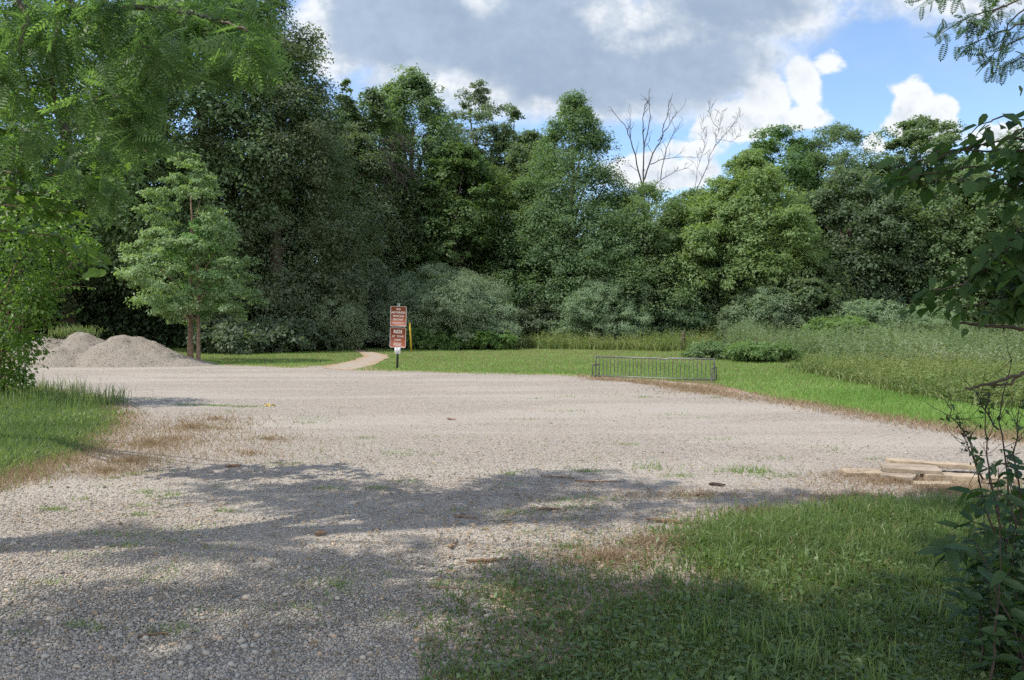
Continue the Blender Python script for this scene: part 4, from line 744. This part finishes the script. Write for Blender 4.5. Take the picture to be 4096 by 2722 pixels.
panel(z1c, pw, phh, [('NO', .095, 0, .25, .95), ('MOTORIZED', .095, 0, .13, .86), ('VEHICLES', .095, 0, .008, .90), ('BEYOND', .095, 0, -.118, .90), ('THIS POINT', .095, 0, -.245, .86)], 'brown sign reading no motorized vehicles beyond this point')
panel(z2c, pw, phh, [('RIDE', .165, 0, .205, .86), ('AT  YOUR', .095, 0, .045, .9), ('OWN', .095, 0, -.085, .9), ('RISK', .165, 0, -.245, .86)], 'brown sign reading ride at your own risk')
nz = (369-350.2)*px; mb = MB(); mb.box((0, 0, 0), (5.8*px, .004, 7.4*px)); nb = mb.build('paper_notice', M['paper'], sg); nb.location = (0, -.004, nz)
mb = MB(); rgx = random.Random(4)
for i in range(9):
    L_ = rgx.uniform(.07, .15); mb.box((-.08+L_/2, -.0032, .10-.024*i), (L_, .001, .008))
mb.build('lettering', M['ink'], nb)

# yellow post by the brambles, dark stub post by the weeds
yp = empty('marker_post', G(411.2, 351.0), 'thin leaning yellow marker post beside the brambles behind the sign', 'post'); yp.rotation_euler = (0, math.radians(-3), 0)
mb = MB(); mb.box((0, 0, .78), (.10, .05, 1.70)); mb.box((0, -.034, .78), (.04, .016, 1.66)); mb.build('post', M['yellow'], yp); mb = MB(); mb.box((0, 0, 1.66), (.115, .07, .05)); mb.build('cap', M['yellow'], yp)
sb = empty('wooden_stub', G(683, 350.5), 'short dark wooden post stub in the meadow grass behind the rack', 'post')
mb = MB(); mb.tube([(0, 0, -.1), (.01, 0, .5), (.02, 0, 1.15)], [.14, .13, .12], 8); mb.build('stub', M['darkbark'], sb)

# ------------------------------------------------------------------ bicycle rack
L0 = G(595.8, 377.2); R0 = G(714.4, 381.2); ax = R0-L0; RL = np.linalg.norm(ax); ra = math.atan2(ax[1], ax[0])
rk = empty('bike_rack', (L0+R0)/2, 'long dark metal bicycle rack with a bent top rail at the gravel edge', 'bike rack'); rk.rotation_euler = (0, 0, ra)
h2 = RL/2; H = .62; rgr = random.Random(9)
def tb(name, pts, r, mat, sides=8): mb = MB(); mb.tube(pts, r, sides); return mb.build(name, M[mat], rk, True)
bx_ = .27
tb('top_rail', [(-h2, 0, H), (-h2*.4, 0, H-.004), (.12*h2, 0, H-.012), (.19*h2, .015, H-.040), (.27*h2, 0, H-.006), (h2*.6, 0, H-.002), (h2, 0, H)], .019, 'rail')
tb('bottom_rail', [(-h2, 0, .045), (-h2*.3, 0, .04), (.2*h2, 0, .035), (h2, 0, .045)], .019, 'rail')
for s in (-1, 1):
    tb('upright', [(s*h2, 0, -.01), (s*h2, 0, H*.5), (s*h2, 0, H+.03)], .021, 'steel')
    lg = [(s*h2, -bx_, -.02), (s*h2, -bx_, .18), (s*h2, -bx_, .355), (s*h2, -bx_+.012, .37), (s*h2, 0, .372), (s*h2, bx_-.012, .37), (s*h2, bx_, .355), (s*h2, bx_, .18), (s*h2, bx_, -.02)]
    tb('end_hoop', lg, .018, 'steel'); tb('foot_bar', [(s*h2, -bx_, .045), (s*h2, 0, .045), (s*h2, bx_, .045)], .016, 'steel')
nb_ = 29
for i in range(nb_):
    x = -h2+(i+1)*RL/(nb_+1); t_ = abs(x/h2-.2); b1 = -.012*max(0, 1-t_*1.6)+rgr.uniform(-.003, .003); dzp = -.03*max(0, 1-t_*9)
    tb('bar', [(x-.02*max(0, 1-t_*2), 0, .05), (x+b1, rgr.uniform(-.006, .006), .3), (x+rgr.uniform(-.003, .003)+.012*max(0, 1-t_*2)*(1 if x/h2 > .2 else -.6), 0, H-.012+dzp)], .0105, 'steel', 6)

# ------------------------------------------------------------------ slabs at the right
def slab(label, c, size, rz, tilt=(0, 0), mat='slab', seed=0, name='concrete_slab'):
    bm = bmesh.new(); bmesh.ops.create_cube(bm, size=1); bmesh.ops.scale(bm, vec=size, verts=bm.verts)
    bmesh.ops.subdivide_edges(bm, edges=[e for e in bm.edges if e.calc_length() > .12], cuts=5, use_grid_fill=True)
    rr = random.Random(seed); 
    for v_ in bm.verts:
        v_.co.x += rr.uniform(-.004, .004)+.02*math.sin(v_.co.y*9+seed)*(1 if abs(v_.co.x) > size[0]*.4 else 0); v_.co.y += rr.uniform(-.005, .005)+.012*math.sin(v_.co.x*7+seed*2); v_.co.z += rr.uniform(-.0025, .0025)
    bmesh.ops.bevel(bm, geom=[e for e in bm.edges if e.calc_face_angle(0) > .9], offset=.004, segments=1, affect='EDGES', clamp_overlap=True)
    me_ = bpy.data.meshes.new(name); bm.to_mesh(me_); bm.free(); me_.materials.append(M[mat]); o = bpy.data.objects.new(name, me_); COL.objects.link(o)
    o.location = c; o.rotation_euler = (math.radians(tilt[0]), math.radians(tilt[1]), math.radians(rz)); tag(o, label, 'slab', 'tan slabs dumped at the gravel edge'); return o
slab('short flat tan slab lying alone at the left end of the slab pile', (3.70, 8.25, .024), (.38, .26, .045), -3, (0, 0), 'slab', 1)
slab('long narrow tan slab along the back of the pile', (4.52, 8.42, .088), (.88, .15, .046), -12, (0, 2.0), 'slab', 2)
slab('broad rounded slab lying on top at the front of the pile', (4.13, 8.08, .098), (.54, .25, .045), -24, (3, 0), 'slab2', 3)
slab('thick squared block in the middle of the slab pile', (4.46, 7.90, .038), (.50, .17, .075), -13, (0, 0), 'slab', 4)
slab('tan slab at the right end of the pile behind the dark shrub', (4.92, 7.86, .030), (.40, .16, .055), -4, (0, 0), 'slab', 5)
slab('thin slab poking out at the front bottom of the pile', (4.16, 7.68, .020), (.36, .14, .036), -5, (0, 0), 'slab', 6)
slab('shaded slab under the broad rounded slab at the front left', (3.93, 7.93, .034), (.30, .20, .066), -30, (0, 0), 'slab2', 7)

# ------------------------------------------------------------------ sticks and scraps on the gravel
def stick(label, u, v, ln_, rz, r, seed, mat='stick', name='stick'):
    rg = np.random.default_rng(seed); c_ = G(u, v); n = 7; t = np.linspace(-.5, .5, n); P = np.stack([t*ln_, np.cumsum(rg.normal(0, .035, n))*ln_, np.abs(rg.normal(0, .01, n))*ln_+r*.8], 1); P[:, 1] -= P[:, 1].mean()
    mb = MB(); mb.tube(P, r*np.array([.6, 1, 1.05, .95, .9, .75, .45])*rg.uniform(.85, 1.15, n), 6)
    if ln_ > .3:
        k = 3; d_ = np.array([.5, rg.choice([-1, 1])*.6, .25]); mb.tube([P[k], P[k]+d_*ln_*.1, P[k]+d_*ln_*.2], [r*.5, r*.4, r*.2], 5, False)
    o = mb.build(name, M[mat], None, True); o.location = tuple(c_+[0, 0, .012]); o.rotation_euler.z = math.radians(rz); tag(o, label, 'stick', 'fallen sticks on the gravel'); return o
stick('stubby dark piece of wood on the sunlit gravel left of centre', 232, 468.5, .17, 12, .018, 1)
stick('small dark stick in the middle of the open gravel', 451, 420.5, .22, -40, .014, 2)
stick('pale tan wood chunk lying in the shade at centre left', 320, 537.5, .09, 35, .017, 3, 'tanbark')
stick('short stick pointing towards the viewer left of the grass patch', 453, 549, .16, 75, .011, 4)
stick('thick brown stick near the tip of the dead grass', 487, 565, .28, 4, .012, 5)
stick('long thin dark stick at the far edge of the tree shade', 598, 484, .46, -6, .009, 6)
stick('long pale stick just behind the long dark one', 560, 479.5, .40, -8, .008, 7, 'tanbark')
stick('brown stick lying in the dead grass in front of the green patch', 675, 525.5, .44, -3, .013, 8)
stick('thin stick in the shade at the lower left', 152, 640, .16, 14, .006, 9)
stick('thin pale stick by the weeds at lower centre', 443, 592, .20, -4, .006, 10, 'tanbark')
stick('dark curled bark piece beside the sticks at the right', 718, 487.5, .16, -20, .016, 11, 'darkbark')
stick('short brown stick on bright gravel between the two shadows', 552, 512, .26, -10, .009, 12)
stick('reddish stick on the gravel under the bright gap', 465, 520, .22, -25, .007, 13)
mb = MB(); rg = np.random.default_rng(91); n = 6500
u = np.where(rg.random(n) < .5, rg.normal(560, 130, n), rg.uniform(0, 900, n)); v = np.where(rg.random(n) < .5, rg.normal(520, 35, n).clip(450, 660), rg.uniform(400, 672, n)); Q = np.array([G(a_, b_) for a_, b_ in zip(u, v)]); Q[:, 2] = .028; l_ = rg.uniform(.018, .065, n)
stamp(mb, DIAMOND, Q, rg.normal(size=(n, 3))*[1, 1, .1], np.array([0, 0, 1.])+rg.normal(0, .3, (n, 3)), l_, l_*rg.uniform(.12, .5, n), rg.random(n)*.9); tag(mb.build('leaf_litter', M['drygrass']), kind='stuff')
mb = MB(); Q = np.zeros((9, 3)); Q[:, 0] = np.linspace(-.08, .08, 9); Q[:, 2] = .03; stamp(mb, BROAD, Q, rg.normal(size=(9, 3))*[1, .6, .2], np.array([0, -.3, 1.])+rg.normal(0, .3, (9, 3)), .10, .06, .5)
o = mb.build('yellow_scrap', M['yellow']); o.location = tuple(G(270, 406.4)); tag(o, 'crumpled bright yellow scrap lying on the gravel left of centre', 'litter')
# weeds on top of the left heap
mb = MB(); rg = np.random.default_rng(95); c_ = at(74, 331, 31.2); n = 900; Q = c_+rg.normal(0, 1, (n, 3))*[.42, .35, .10]+np.array([0, 0, -.10]); blades(mb, Q, rg.uniform(.08, .28, n), .03, rg, .6, rg.random(n)*.9)
tag(mb.build('heap_weeds', M['meadow']), kind='stuff')


for tr_ in [o for o in COL.objects if o.get('label', '').startswith('rounded tree with a greyish crown')]:
    rg = np.random.default_rng(171); b0 = np.array(tr_.location); mb = MB()
    for k in range(26):
        p = at(rg.uniform(378, 405), rg.uniform(130, 185), 56.5)-b0; d_ = np.array([rg.uniform(.4, 1.6), rg.uniform(-.5, .3), -rg.uniform(.3, 1.6)]); q = p+d_; mb.tube([p, (p+q)/2+[0, 0, .2], q], [.03, .022, .01], 4, False)
        for j in range(4): a_ = p+d_*rg.uniform(.2, .9); mb.tube([a_, a_+rg.normal(0, .3, 3), a_+rg.normal(0, .45, 3)+[.2, 0, -.3]], [.014, .011, .008], 3, False)
    mb.build('dead_twigs', M['greybark'], tr_)
